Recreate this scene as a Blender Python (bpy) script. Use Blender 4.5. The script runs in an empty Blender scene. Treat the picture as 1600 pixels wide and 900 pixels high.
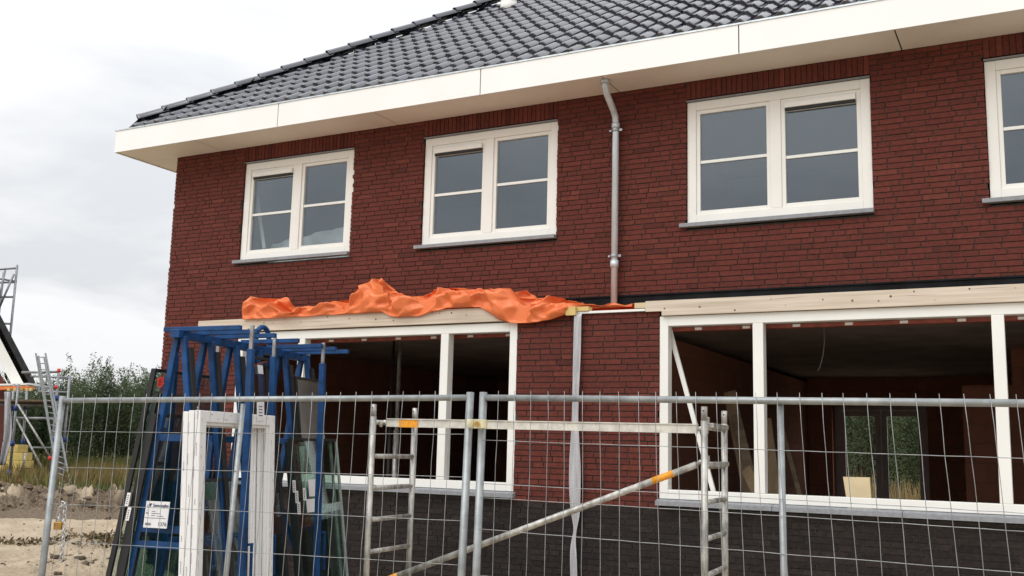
import bpy, bmesh, math, random
import numpy as np
from mathutils import Vector, Matrix, noise
random.seed(11); np.random.seed(11)
S = bpy.context.scene
COL = S.collection
R_ = math.radians
# ------------------------------------------------------------------ camera frame (metres, eye 1.74 m above the site ground)
EYE = 1.74
CAM = np.array([0.0, -10.5, EYE])
PI_, YA, RO, F_ = 0.1562, 0.4877, 0.0256, 1599.6
fwd = np.array([-math.sin(YA)*math.cos(PI_), math.cos(YA)*math.cos(PI_), math.sin(PI_)])
rgt = np.array([math.cos(YA), math.sin(YA), 0.0])
upv = np.cross(rgt, fwd)
r2 = math.cos(RO)*rgt + math.sin(RO)*upv
u2 = -math.sin(RO)*rgt + math.cos(RO)*upv
GR = np.array([math.cos(YA), math.sin(YA), 0.0])      # level right
GF = np.array([-math.sin(YA), math.cos(YA), 0.0])     # level forward
def ray(u, v): return fwd + (u-800)/F_*r2 - (v-450)/F_*u2
def at(u, v, z):
    "measured direction (u, v), z metres away"
    w = ray(u, v); return CAM + w*(z/(w @ GF))
def yp(u, v, y):
    w = ray(u, v); return CAM + w*((y+10.5)/w[1])
def cf(x, z, h):
    "level coordinates of the standpoint: x right, z ahead, h above eye"
    return CAM + GR*x + GF*z + np.array([0, 0, h])
def e(z): return z + EYE
# ------------------------------------------------------------------ materials
def nt(name):
    m = bpy.data.materials.new(name); m.use_nodes = True
    t = m.node_tree; t.nodes.clear()
    o = t.nodes.new('ShaderNodeOutputMaterial'); b = t.nodes.new('ShaderNodeBsdfPrincipled')
    t.links.new(b.outputs[0], o.inputs[0]); return m, t, b, o
def mat(name, col, rough=.5, metal=0, var=.12, scale=4., bump=0., bscale=40., col2=None, attr=None, spec=.5, detail=4, stretch=None, coat=0, p0=.35, p1=.65):
    m, t, b, o = nt(name)
    N = t.nodes.new; L = t.links.new
    b.inputs['Roughness'].default_value = rough; b.inputs['Metallic'].default_value = metal
    b.inputs['Specular IOR Level'].default_value = spec
    b.inputs['Coat Weight'].default_value = coat
    tc = N('ShaderNodeTexCoord'); mp = N('ShaderNodeMapping'); L(tc.outputs['Object'], mp.inputs[0])
    if stretch: mp.inputs['Scale'].default_value = stretch
    n = N('ShaderNodeTexNoise'); n.inputs['Scale'].default_value = scale; n.inputs['Detail'].default_value = detail
    L(mp.outputs[0], n.inputs['Vector'])
    r = N('ShaderNodeValToRGB')
    c = np.array(col); c2 = np.array(col2) if col2 is not None else c*(1+var); c1 = c if col2 is not None else c*(1-var)
    r.color_ramp.elements[0].color = (*np.clip(c1, 0, 1), 1); r.color_ramp.elements[1].color = (*np.clip(c2, 0, 1), 1)
    r.color_ramp.elements[0].position = p0; r.color_ramp.elements[1].position = p1
    L(n.outputs[0], r.inputs[0]); out = r.outputs[0]
    if attr:
        a = N('ShaderNodeAttribute'); a.attribute_name = 'tint'
        rr = N('ShaderNodeValToRGB'); els = rr.color_ramp.elements
        while len(els) < len(attr): els.new(.5)
        for i, (p, cc) in enumerate(attr): els[i].position = p; els[i].color = (*cc, 1)
        L(a.outputs['Fac'], rr.inputs[0])
        mx = N('ShaderNodeMix'); mx.data_type = 'RGBA'; mx.blend_type = 'MULTIPLY'; mx.inputs[0].default_value = 1
        L(rr.outputs[0], mx.inputs[6]); L(out, mx.inputs[7]); out = mx.outputs[2]
    L(out, b.inputs['Base Color'])
    rn = N('ShaderNodeMapRange'); rn.inputs[3].default_value = max(.02, rough-.08); rn.inputs[4].default_value = min(1, rough+.1)
    L(n.outputs[0], rn.inputs[0]); L(rn.outputs[0], b.inputs['Roughness'])
    if bump:
        n2 = N('ShaderNodeTexNoise'); n2.inputs['Scale'].default_value = bscale; n2.inputs['Detail'].default_value = 5
        L(mp.outputs[0], n2.inputs['Vector'])
        bp = N('ShaderNodeBump'); bp.inputs['Strength'].default_value = 1; bp.inputs['Distance'].default_value = bump
        L(n2.outputs[0], bp.inputs['Height']); L(bp.outputs[0], b.inputs['Normal'])
    return m
def glassmat(name, tint, gain=1.9, base=.03, rough=.0):
    m, t, b, o = nt(name); t.nodes.remove(b); N = t.nodes.new; L = t.links.new
    tr = N('ShaderNodeBsdfTransparent'); tr.inputs[0].default_value = (*tint, 1)
    gl = N('ShaderNodeBsdfGlossy'); gl.inputs['Roughness'].default_value = rough; gl.inputs[0].default_value = (.86, .94, 1, 1)
    lw = N('ShaderNodeLayerWeight'); lw.inputs[0].default_value = .5
    fr = N('ShaderNodeMath'); fr.operation = 'POWER'; fr.inputs[1].default_value = 5; L(lw.outputs['Facing'], fr.inputs[0])
    ma = N('ShaderNodeMath'); ma.operation = 'MULTIPLY_ADD'; ma.inputs[1].default_value = gain; ma.inputs[2].default_value = base; ma.use_clamp = True
    mx = N('ShaderNodeMixShader'); L(fr.outputs[0], ma.inputs[0]); L(ma.outputs[0], mx.inputs[0])
    L(tr.outputs[0], mx.inputs[1]); L(gl.outputs[0], mx.inputs[2]); L(mx.outputs[0], o.inputs[0])
    return m
def brickwall_mat(name, c1, c2, mort, w, h, ms=.012):
    m, t, b, o = nt(name); N = t.nodes.new; L = t.links.new
    tc = N('ShaderNodeTexCoord'); sp = N('ShaderNodeSeparateXYZ'); L(tc.outputs['Object'], sp.inputs[0])
    ad = N('ShaderNodeMath'); L(sp.outputs[0], ad.inputs[0]); L(sp.outputs[1], ad.inputs[1])
    cb = N('ShaderNodeCombineXYZ'); L(ad.outputs[0], cb.inputs[0]); L(sp.outputs[2], cb.inputs[1])
    br = N('ShaderNodeTexBrick'); br.inputs['Scale'].default_value = 1; br.inputs['Brick Width'].default_value = w; br.inputs['Row Height'].default_value = h
    br.inputs['Mortar Size'].default_value = ms*.5; br.inputs['Color1'].default_value = (*c1, 1); br.inputs['Color2'].default_value = (*c2, 1); br.inputs['Mortar'].default_value = (*mort, 1)
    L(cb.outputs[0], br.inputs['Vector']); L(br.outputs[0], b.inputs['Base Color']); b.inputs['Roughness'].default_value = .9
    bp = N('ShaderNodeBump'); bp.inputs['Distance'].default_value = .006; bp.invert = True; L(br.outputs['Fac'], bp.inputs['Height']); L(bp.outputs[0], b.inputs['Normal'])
    return m
M = {}
M['brick'] = mat('red_brick', (.74, .74, .75), .85, var=.16, scale=22, bump=.004, bscale=90, spec=.25,
    attr=[(0, (.104, .0275, .0205)), (.3, (.145, .0362, .0268)), (.65, (.165, .0408, .029)), (1, (.205, .055, .037))])
M['plinth'] = mat('dark_brick', (.85, .85, .85), .85, var=.3, scale=22, bump=.004, bscale=90, spec=.25,
    attr=[(0, (.019, .0145, .0135)), (.5, (.029, .0215, .020)), (1, (.042, .032, .029))])
M['mortar'] = mat('mortar', (.052, .041, .034), .95, var=.3, scale=30, bump=.004)
M['mortar_dark'] = mat('mortar_dark', (.05, .043, .037), .95, var=.3, scale=30, bump=.004)
M['cream'] = mat('cream_paint', (.80, .79, .75), .35, var=.03, scale=2)
M['white'] = mat('white_paint', (.80, .80, .765), .32, var=.03, scale=2)
M['fascia'] = mat('cream_panel', (.84, .84, .825), .4, var=.02, scale=1.5)
M['soffit'] = mat('soffit_panel', (.82, .77, .69), .5, var=.03, scale=1.5)
M['tile'] = mat('anthracite_tile', (.022, .025, .040), .17, var=.2, scale=3, spec=1.0, coat=.45, bump=.001, bscale=60, attr=[(0, (.6, .6, .66)), (1, (1.6, 1.5, 1.5))])
M['black'] = mat('black_rubber', (.012, .012, .014), .6, var=.3, scale=6)
M['membrane'] = mat('black_membrane', (.008, .009, .011), .8, spec=.2, var=.5, scale=5, bump=.01, bscale=8)
M['zinc'] = mat('zinc_pipe', (.56, .62, .66), .28, metal=.25, spec=.8, var=.15, scale=9, stretch=(1, 1, .25))
M['galv'] = mat('galvanised_tube', (.31, .33, .335), .45, metal=.55, var=.16, scale=14, bump=.0006, bscale=120)
M['wire'] = mat('galvanised_wire', (.33, .34, .345), .45, metal=.6, var=.2, scale=10)
M['alu'] = mat('worn_aluminium', (.41, .40, .37), .42, metal=.45, var=.42, scale=18, bump=.001, bscale=60, stretch=(1, 1, .4))
M['alu_beam'] = mat('pale_aluminium', (.62, .60, .54), .45, metal=.35, var=.14, scale=16)
M['blue'] = mat('blue_steel', (.004, .047, .155), .5, var=.3, scale=9, bump=.0008, bscale=80, spec=.35)
M['steel'] = mat('bare_steel', (.36, .36, .37), .4, metal=.8, var=.2, scale=15)
M['wood'] = mat('planed_spruce', (.47, .39, .30), .65, col2=(.68, .59, .49), scale=3, stretch=(.35, 6, 9), bump=.001, bscale=30, p0=.3, p1=.7)
M['knot'] = mat('wood_knot', (.16, .075, .03), .7, var=.4, scale=30)
M['ywood'] = mat('yellow_timber', (.62, .46, .17), .7, var=.12, scale=8)
M['oldwood'] = mat('loose_plank', (.20, .135, .075), .75, col2=(.28, .195, .115), scale=3, stretch=(5, 5, .5))
M['board'] = mat('beige_board', (.62, .50, .30), .75, var=.06, scale=5)
M['stone'] = mat('blue_stone_sill', (.25, .26, .28), .65, var=.12, scale=25, bump=.001)
M['tarp'] = mat('orange_tarp', (.98, .275, .095), .28, var=.06, scale=3, bump=.0015, bscale=25, spec=.5)
M['strap'] = mat('grey_plastic_film', (.42, .42, .44), .35, var=.14, scale=7, stretch=(6, 6, .6), bump=.003, bscale=20)
M['tape'] = mat('orange_tape', (.80, .33, .02), .5, var=.12, scale=30)
M['pvc'] = mat('white_pvc', (.80, .80, .80), .3, var=.02, scale=3)
M['ink'] = mat('grey_print', (.12, .12, .16), .6)
M['faint'] = mat('faint_print', (.36, .36, .40), .6)
M['coated'] = mat('silver_coated_glass', (.46, .46, .45), .2, metal=.9, var=.15, scale=3)
M['paleedge'] = mat('pale_glass_edge', (.30, .36, .33), .25, var=.2, scale=12)
M['ink_blue'] = mat('navy_print', (.02, .035, .11), .6)
M['paper'] = mat('white_paper', (.78, .78, .80), .7, var=.04, scale=12)
M['poriso'] = brickwall_mat('inner_brick', (.43, .185, .115), (.36, .15, .095), (.29, .165, .11), .30, .245, .015)
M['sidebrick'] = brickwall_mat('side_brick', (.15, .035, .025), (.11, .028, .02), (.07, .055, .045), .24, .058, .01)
M['concrete'] = mat('bare_concrete', (.34, .29, .25), .9, var=.2, scale=2, bump=.003)
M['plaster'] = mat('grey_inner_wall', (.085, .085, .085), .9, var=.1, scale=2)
M['primer'] = mat('red_primer', (.24, .055, .035), .6, var=.25, scale=12)
M['doorframe'] = mat('grey_brown_frame', (.55, .50, .48), .5, var=.1)
M['glass'] = glassmat('window_glass', (.84, .87, .88), .9, .10)
M['thinglass'] = glassmat('green_sheet_glass', (.82, .89, .86), .9, .085)
M['greenedge'] = mat('green_glass_edge', (.02, .065, .052), .2, var=.2, scale=12)
M['plastic'] = mat('clear_film', (.55, .58, .58), .3, var=.2, scale=6, bump=.01, bscale=12)
M['brass'] = mat('brass', (.45, .25, .06), .35, metal=.8, var=.2, scale=20)
M['chain'] = mat('zinc_chain', (.62, .62, .62), .3, metal=.85, var=.1)
M['coupler'] = mat('cream_coupler', (.60, .55, .36), .5, var=.2, scale=25)
M['red'] = mat('red_plastic', (.65, .04, .03), .5)
M['bluepaint'] = mat('blue_clamp', (.02, .05, .22), .5)
M['scaf'] = mat('scaffold_tube', (.27, .28, .30), .5, metal=.5, var=.2, scale=8)
M['darkwood'] = mat('dirty_plank', (.13, .09, .055), .8, var=.3, scale=4, stretch=(.5, 5, 5))
M['orangeboard'] = mat('orange_board', (.72, .20, .05), .6, var=.15, scale=6)
M['insul'] = mat('yellow_insulation', (.66, .50, .16), .8, var=.12, scale=9, bump=.006)
M['leaf'] = mat('willow_leaf', (.9, .9, .9), .6, var=.12, scale=.7, spec=.3,
    attr=[(0, (.060, .078, .045)), (.5, (.112, .158, .074)), (1, (.19, .235, .135))])
def translucent(m, f):
    t = m.node_tree; o = next(n for n in t.nodes if n.type == 'OUTPUT_MATERIAL'); b = next(n for n in t.nodes if n.type == 'BSDF_PRINCIPLED')
    tr = t.nodes.new('ShaderNodeBsdfTranslucent'); mx = t.nodes.new('ShaderNodeMixShader'); mx.inputs[0].default_value = f
    t.links.new(b.inputs['Base Color'].links[0].from_socket, tr.inputs[0]); t.links.new(b.outputs[0], mx.inputs[1]); t.links.new(tr.outputs[0], mx.inputs[2]); t.links.new(mx.outputs[0], o.inputs[0])
translucent(M['leaf'], .4); translucent(M['tarp'], .30)
M['filmwhite'] = mat('milky_film', (.66, .69, .69), .3, var=.12, scale=5, bump=.006, bscale=12)
M['verge'] = mat('dark_verge_tile', (.03, .03, .033), .8, var=.3, spec=.2)
M['bark'] = mat('bark', (.05, .042, .03), .9, var=.3, scale=6, bump=.01)
M['grass'] = mat('meadow_grass', (.9, .9, .9), .8, var=.2, scale=.35, spec=.1,
    attr=[(0, (.09, .12, .04)), (.4, (.17, .175, .06)), (.7, (.25, .17, .07)), (1, (.29, .22, .11))])
M['weed'] = mat('dry_weed', (.9, .9, .9), .85, var=.2, scale=2, spec=.1,
    attr=[(0, (.10, .12, .05)), (.5, (.16, .115, .065)), (1, (.30, .22, .13))])
# ------------------------------------------------------------------ mesh builder
ORG = {}
def tagp(o, label=None, cat=None, group=None, kind=None):
    if label: o['label'] = label
    if cat: o['category'] = cat
    if group: o['group'] = group
    if kind: o['kind'] = kind
    return o
def thing(name, label, cat, loc, group=None):
    o = bpy.data.objects.new(name, None); COL.objects.link(o); o.location = loc; o.empty_display_size = .1
    ORG[o] = Vector(loc); return tagp(o, label, cat, group)
class MB:
    def __init__(s): s.v = []; s.f = []; s.mi = []; s.t = []; s.sm = []; s.cm = 0; s.ct = .5
    def face(s, idx, sm=False): s.f.append(idx); s.mi.append(s.cm); s.t.append(s.ct); s.sm.append(sm)
    def quad(s, *p):
        n = len(s.v); s.v += [tuple(map(float, q)) for q in p]; s.face(tuple(range(n, n+len(p))))
    def hexa(s, p):   # p: 8 points, bottom 4 ccw then top 4
        n = len(s.v); s.v += [tuple(map(float, q)) for q in p]
        for q in ((3, 2, 1, 0), (4, 5, 6, 7), (0, 1, 5, 4), (1, 2, 6, 5), (2, 3, 7, 6), (3, 0, 4, 7)): s.face(tuple(n+i for i in q))
        return s
    def box(s, x0, x1, y0, y1, z0, z1):
        return s.hexa([(x0, y0, z0), (x1, y0, z0), (x1, y1, z0), (x0, y1, z0), (x0, y0, z1), (x1, y0, z1), (x1, y1, z1), (x0, y1, z1)])
    def bar(s, p, q, w, h, up=(0, 0, 1)):
        "rectangular bar from p to q, w across, h along up"
        p = Vector(p); q = Vector(q); d = (q-p).normalized(); up = Vector(up)
        a = d.cross(up)
        if a.length < 1e-4: a = d.cross(Vector((1, 0, 0)))
        a.normalize(); b = a.cross(d).normalized(); a = a*w/2; b = b*h/2
        return s.hexa([p-a-b, p+a-b, q+a-b, q-a-b, p-a+b, p+a+b, q+a+b, q-a+b])
    def tube(s, pts, r, n=10, caps=True, hollow=False):
        pts = [Vector(p) for p in pts]; rs = r if isinstance(r, (list, tuple)) else [r]*len(pts)
        base = len(s.v); ref = None
        for i, p in enumerate(pts):
            d = (pts[min(i+1, len(pts)-1)]-pts[max(i-1, 0)]).normalized()
            if ref is None:
                ref = d.cross(Vector((0, 0, 1)) if abs(d.z) < .9 else Vector((1, 0, 0))).normalized()
            ref = (ref-d*ref.dot(d)).normalized(); b = d.cross(ref)
            for k in range(n):
                a = 2*math.pi*k/n; s.v.append(tuple(p+(ref*math.cos(a)+b*math.sin(a))*rs[i]))
        for i in range(len(pts)-1):
            for k in range(n):
                a = base+i*n+k; b = base+i*n+(k+1) % n
                s.face((a, b, b+n, a+n), True)
        if caps:
            s.face(tuple(base+k for k in reversed(range(n)))); m = base+(len(pts)-1)*n; s.face(tuple(m+k for k in range(n)))
        return s
    def prism(s, poly, off):
        "planar polygon (list of 3d points) extruded by off"
        n = len(s.v); k = len(poly); off = Vector(off)
        s.v += [tuple(map(float, q)) for q in poly] + [tuple(Vector(q)+off) for q in poly]
        s.face(tuple(range(n+k-1, n-1, -1))); s.face(tuple(range(n+k, n+2*k)))
        for i in range(k): j = (i+1) % k; s.face((n+i, n+j, n+k+j, n+k+i))
        return s
    def build(s, name, mats, parent=None, root=None, bevel=0, label=None, cat=None, group=None, kind=None, base=None, recalc=True):
        if not isinstance(mats, (list, tuple)): mats = [mats]
        v = np.array(s.v, dtype=np.float64)
        if parent is not None: o0 = np.array(ORG[root or parent])
        elif base is not None: o0 = np.array(base, dtype=float)
        else:
            lo, hi = v.min(0), v.max(0); o0 = np.array([(lo[0]+hi[0])/2, (lo[1]+hi[1])/2, lo[2]])
        me = bpy.data.meshes.new(name); me.from_pydata((v-o0).tolist(), [], s.f)
        for m in mats: me.materials.append(m)
        me.polygons.foreach_set('material_index', s.mi); me.polygons.foreach_set('use_smooth', s.sm)
        a = me.attributes.new('tint', 'FLOAT', 'FACE'); a.data.foreach_set('value', s.t)
        if recalc:
            bm = bmesh.new(); bm.from_mesh(me); bmesh.ops.recalc_face_normals(bm, faces=bm.faces); bm.to_mesh(me); bm.free()
        me.update()
        o = bpy.data.objects.new(name, me); COL.objects.link(o)
        ORG[o] = Vector(o0)
        if parent is not None: o.parent = parent
        else: o.location = o0
        if bevel:
            b = o.modifiers.new('bevel', 'BEVEL'); b.width = bevel; b.segments = 2; b.limit_method = 'ANGLE'; b.angle_limit = R_(40)
        return tagp(o, label, cat, group, kind)
def sub(x0, x1, cuts):
    seg = [(x0, x1)]
    for a, b in cuts:
        new = []
        for p, q in seg:
            if b <= p or a >= q: new.append((p, q)); continue
            if a > p: new.append((p, a))
            if b < q: new.append((b, q))
        seg = new
    return seg
def bricks(mb, x0, x1, z0, z1, holes, yf, depth=.10, C=.058, L=.24, j=.0048, fx=None):
    "laid bricks with recessed joints on the plane y = yf looking to -y"
    n = int(round((z1-z0)/C)); C = (z1-z0)/n
    for i in range(n):
        za = z0+i*C; zm = za+C/2
        cuts = [(h[0], h[1]) for h in holes if h[2] < zm < h[3]]
        segs = sub(x0, x1, cuts); x = x0-random.random()*L
        row = []
        while x < x1:
            l = L/2 if random.random() < .24 else L
            row.append((x, x+l)); x += l
        for a, b in row:
            tone = min(1, max(0, random.gauss(.5, .16)))
            dy = random.uniform(-.0025, .0025); jz = random.uniform(-.0012, .0012)
            dark = random.random() < .012
            for p, q in segs:
                c, d = max(a, p), min(b, q)
                if d-c < .03: continue
                ja = .005 if c > p+1e-6 else random.uniform(-.003, .003); jb = .005 if d < q-1e-6 else random.uniform(-.003, .003)
                mb.ct = tone*.4 if dark else tone
                y0 = yf+dy; y1 = yf+depth; xa, xb, zb, zc = c+ja, d-jb, za+j+jz, za+C-j+jz
                k = len(mb.v)
                mb.v += [(xa, y0, zb), (xb, y0+random.uniform(-.001, .001), zb), (xb, y0, zc), (xa, y0, zc), (xa, y1, zb), (xb, y1, zb), (xb, y1, zc), (xa, y1, zc)]
                for f in ((0, 1, 2, 3), (1, 5, 6, 2), (4, 0, 3, 7), (3, 2, 6, 7), (4, 5, 1, 0)): mb.face(tuple(k+t for t in f))
def soldiers(mb, x0, x1, z0, z1, yf, depth=.1):
    n = int(round((x1-x0)/.058)); w = (x1-x0)/n
    for i in range(n):
        mb.ct = min(1, max(0, random.gauss(.42, .2)))
        mb.box(x0+i*w+.004, x0+(i+1)*w-.004, yf+random.uniform(-.002, .002), yf+depth, z0, z1)
def holed(mb, x0, x1, z0, z1, holes, ya, yb):
    "solid wall between ya and yb with rectangular openings, as non-overlapping blocks"
    zs = sorted({z0, z1, *[min(max(h[i], z0), z1) for h in holes for i in (2, 3)]})
    for a, b in zip(zs, zs[1:]):
        if b-a < 1e-4: continue
        m = (a+b)/2
        for p, q in sub(x0, x1, [(h[0], h[1]) for h in holes if h[2] < m < h[3]]): mb.box(p, q, ya, yb, a, b)
# ------------------------------------------------------------------ THE HOUSE
AX = -4.25; XL, XR = -11.157, 2.66; YB = 9.6; BAY = -.916
XB0, XB1 = -9.40, 0.90                      # ends of the projecting ground-floor bay
ZT, ZB, ZSOF, ZFB, ZFT = e(3.848), e(2.4726), e(4.085), e(4.0817), e(4.398)
house = thing('semi_detached_house', 'new red brick house with dark tiled roof, white eaves and open unglazed ground-floor windows', 'house', (AX, 4.5, 0))
UW = [(-9.845, -7.972, 'l'), (-6.874, -5.019, 'l'), (-3.44, -1.503, 'r'), (-.439, 1.43, 'r')]
LW = [(-8.91, -5.01, (-7.91, -5.91)), (-3.42, .45, (-2.445, -.39))]
LZT, LZB = e(1.338), e(-.434)
# brickwork of the main wall
holes = []
for a, b, _ in UW: holes.append((a-.006, b+.006, e(2.42), ZSOF))
hm = [(h[0]-.012, h[1]+.012, h[2]-.012, h[3]-.2) for h in holes]
mb = MB()
bricks(mb, XL, XR, e(1.46), ZSOF-.003, holes, 0)
bricks(mb, XL, XB0-.005, e(-.53), e(1.46), [], 0)
bricks(mb, XB1+.005, XR, e(-.53), e(1.46), [], 0)
for a, b, _ in UW: soldiers(mb, a-.004, b+.004, ZT+.03, ZSOF-.006, 0)
mb.cm = 1
holed(mb, XL+.006, XR-.006, e(1.46), ZSOF-.002, hm, .010, .32)
mb.box(XL+.006, XB0-.005, .010, .32, 0, e(1.46)); mb.box(XB1+.005, XR-.006, .010, .32, 0, e(1.46))
mb.cm = 2
def weeps(x0, x1, z, y, st=.96):
    x = x0
    while x < x1: mb.box(x, x+.009, y-.0035, y+.02, z-.022, z+.022); x += st+random.uniform(-.06, .06)
weeps(-5.4, XR-.3, e(1.751), 0); weeps(XL+.3, -5.6, e(1.751), 0, 1.2)
for a, b, _ in UW: weeps(a+.2, b, e(2.36), 0, .75)
mb.build('upper_wall', [M['brick'], M['mortar'], M['black']], house)
# dark base course left and right of the bay
for xa_, xb_ in ((XL, XB0-.005), (XB1+.005, XR)):
    mb = MB(); bricks(mb, xa_, xb_, 0, e(-.532), [], 0); mb.build('base_course', M['plinth'], house)
# bay
lh = [(a-.004, b+.004, e(-.515), LZT+.03) for a, b, _ in LW]
mb = MB()
bricks(mb, XB0, XB1, e(-.53), e(1.392), [(h[0], h[1], h[2], h[3]+.3) for h in lh], BAY)
mb.cm = 1
holed(mb, XB0+.006, XB1-.006, 0, e(1.388), [(h[0]-.012, h[1]+.012, h[2]+.006, h[3]+.3) for h in lh], BAY+.010, BAY+.30)
mb.box(XB0+.008, XB0+.28, BAY+.302, .008, 0, e(1.388)); mb.box(XB1-.28, XB1-.008, BAY+.302, .008, 0, e(1.388))
mb.cm = 2; weeps(-4.95, -3.5, e(1.22), BAY, .72); weeps(-4.75, -3.5, e(.93), BAY, .8)
mb.build('bay_wall', [M['brick'], M['mortar_dark'], M['black']], house)
mb = MB(); bricks(mb, XB0, XB1, 0, e(-.532), [], BAY); mb.cm = 1; weeps(XB0+.3, XB1, e(-.65), BAY, .9); mb.build('bay_base_course', [M['plinth'], M['black']], house)
mb = MB(); mb.box(XB0, XB1, BAY+.31, .008, e(1.392), e(1.47)); mb.build('bay_roof', M['oldwood'], house)
# side and back walls, floors, inner walls
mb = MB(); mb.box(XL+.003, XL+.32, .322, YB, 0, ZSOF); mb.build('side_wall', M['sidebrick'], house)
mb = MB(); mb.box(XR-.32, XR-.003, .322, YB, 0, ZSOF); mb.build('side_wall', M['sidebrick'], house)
DX0, DX1, DZT = -6.4, -4.9, 0  # set below
d0 = yp(1322, 650, YB); d1 = yp(1441, 780, YB)
DX0, DX1, DZT = d0[0]-.17, d1[0]+.17, d0[2]+.17
mb = MB()
bh = [(DX0, DX1, e(-1.15), DZT)]
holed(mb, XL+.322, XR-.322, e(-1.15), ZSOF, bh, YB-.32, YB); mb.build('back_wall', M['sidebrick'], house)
mb = MB()
mb.box(XL+.322, XR-.322, .34, YB-.322, e(-1.35), e(-1.15)); mb.box(XB0+.3, XB1-.3, BAY+.31, .338, e(-1.35), e(-1.15)); mb.build('ground_floor', M['concrete'], house)
mb = MB(); mb.box(XL+.322, XR-.322, .34, YB-.322, e(1.47), e(1.70)); mb.build('ceiling', M['concrete'], house)
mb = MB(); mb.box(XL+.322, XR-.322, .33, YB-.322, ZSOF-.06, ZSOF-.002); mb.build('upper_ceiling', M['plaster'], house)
mb = MB()
mb.box(AX-.15, AX+.15, BAY+.31, YB-.33, e(-1.148), e(1.388))
pw = yp(1507, 700, 4.2)[0]
mb.box(pw, XR-.33, 4.2, 4.35, e(-1.148), e(.98)); mb.box(pw+.6, XR-.33, 4.2, 4.35, e(.982), e(1.468))
mb.box(XL+.33, XL+.43, .345, YB-.33, e(-1.148), e(1.468)); mb.box(XL+.44, AX-.2, YB-.45, YB-.33, e(-1.148), e(1.468))
mb.box(AX+.16, DX0-.01, YB-.45, YB-.33, e(-1.148), e(1.468)); mb.box(DX1+.01, XR-.34, YB-.45, YB-.33, e(-1.148), e(1.468)); mb.box(DX0-.009, DX1+.009, YB-.45, YB-.33, DZT+.01, e(1.468))
mb.box(-8.2, AX-.16, 5.2, 5.32, e(-1.148), e(1.468))
mb.build('inner_wall', M['poriso'], house)
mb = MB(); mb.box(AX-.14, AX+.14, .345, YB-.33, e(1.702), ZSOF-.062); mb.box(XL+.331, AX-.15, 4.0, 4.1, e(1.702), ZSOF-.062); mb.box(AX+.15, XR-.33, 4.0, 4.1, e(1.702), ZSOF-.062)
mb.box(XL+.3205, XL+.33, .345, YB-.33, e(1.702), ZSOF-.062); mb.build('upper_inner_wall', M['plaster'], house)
# red primed lintel behind the window heads
for (a, b, ms) in LW:
    mb = MB(); mb.box(a+.05, b-.05, BAY+.20, BAY+.29, e(1.21), e(1.245)); mb.cm = 1
    x = a+.3
    while x < b-.2: mb.box(x, x+.07, BAY+.193, BAY+.199, e(1.215), e(1.24)); x += .48
    mb.build('steel_lintel', [M['primer'], M['white']], house)
# back doors (open to the garden)
mb = MB()
xm = (d0[0]+d1[0])/2; y0 = YB-.2
mb.box(DX0, DX0+.07, y0, y0+.1, e(-1.15), DZT); mb.box(DX1-.07, DX1, y0, y0+.1, e(-1.15), DZT); mb.box(DX0+.07, DX1-.07, y0, y0+.1, DZT-.07, DZT)
bd = mb.build('double_door', M['doorframe'], house, bevel=.004)
for p, q in ((DX0+.072, xm-.003), (xm+.003, DX1-.072)):
    mb = MB(); w = .105
    mb.box(p, p+w, y0+.01, y0+.07, e(-1.14), DZT-.075); mb.box(q-w, q, y0+.01, y0+.07, e(-1.14), DZT-.075)
    mb.box(p+w, q-w, y0+.01, y0+.07, DZT-.075-w, DZT-.075); mb.box(p+w, q-w, y0+.01, y0+.07, e(-1.14), e(-.95))
    mb.build('door_leaf', M['doorframe'], bd, root=house, bevel=.004)
mb = MB(); mb.tube([(xm-.06, y0+.01, e(-.05)), (xm-.06, y0-.05, e(-.05)), (xm-.18, y0-.05, e(-.05))], .01); mb.build('door_handle', M['steel'], bd, root=house)
# upper windows
def upper_window(x0, x1, side):
    mb = MB(); Y0, Y1 = .030, .125; w = .098
    xm = (x0+x1)/2; mw = .115
    mb.box(x0, x0+w, Y0, Y1, ZB, ZT); mb.box(x1-w, x1, Y0, Y1, ZB, ZT)
    mb.box(x0+w, x1-w, Y0, Y1, ZT-w, ZT); mb.box(x0+w, x1-w, Y0, Y1, ZB, ZB+w)
    mb.box(xm-mw/2, xm+mw/2, Y0, Y1, ZB+w, ZT-w)
    wn = mb.build('window', M['cream'], house, bevel=.005)
    for k, (p, q) in enumerate(((x0+w, xm-mw/2), (xm+mw/2, x1-w))):
        vent = (k == 0) == (side == 'l'); b = .042; za, zb = ZB+w, ZT-w; top = zb-b
        mb = MB(); ya, yb = (.048, .095) if not vent else (.044, .095)
        mb.box(p, p+b, ya, yb, za, zb); mb.box(q-b, q, ya, yb, za, zb); mb.box(p+b, q-b, ya, yb, zb-b, zb); mb.box(p+b, q-b, ya, yb, za, za+b)
        mb.build('casement', M['cream'], wn, root=house, bevel=.004)
        if vent:
            mb = MB(); mb.box(p+b, q-b, .052, .092, top-.095, top-.001); mb.box(p+b+.004, q-b-.004, .006, .0515, top-.066, top-.010)
            mb.cm = 1; mb.box(p+b+.006, q-b-.006, .022, .0515, top-.095, top-.067)
            mb.build('ventilation_grille', [M['cream'], M['black']], wn, root=house, bevel=.002); top -= .096
        mb = MB(); mb.box(p+b-.004, q-b+.004, .070, .082, za+b-.004, top+.004); mb.build('glass_pane', M['glass'], wn, root=house)
        zc = (za+b+top)/2; mb = MB(); mb.box(p+b, q-b, .060, .0695, zc-.017, zc+.017); mb.build('glazing_bar', M['white'], wn, root=house, bevel=.003)
    mb = MB(); mb.box(x0-.07, x1+.012, -.055, .029, e(2.425), ZB-.004); mb.build('window_sill', M['stone'], wn, root=house, bevel=.004)
    mb = MB(); mb.box(x0-.004, x1+.004, -.012, .10, ZT+.004, ZT+.012); mb.build('lintel_plate', M['stone'], wn, root=house)
for w in UW: upper_window(*w)
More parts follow.
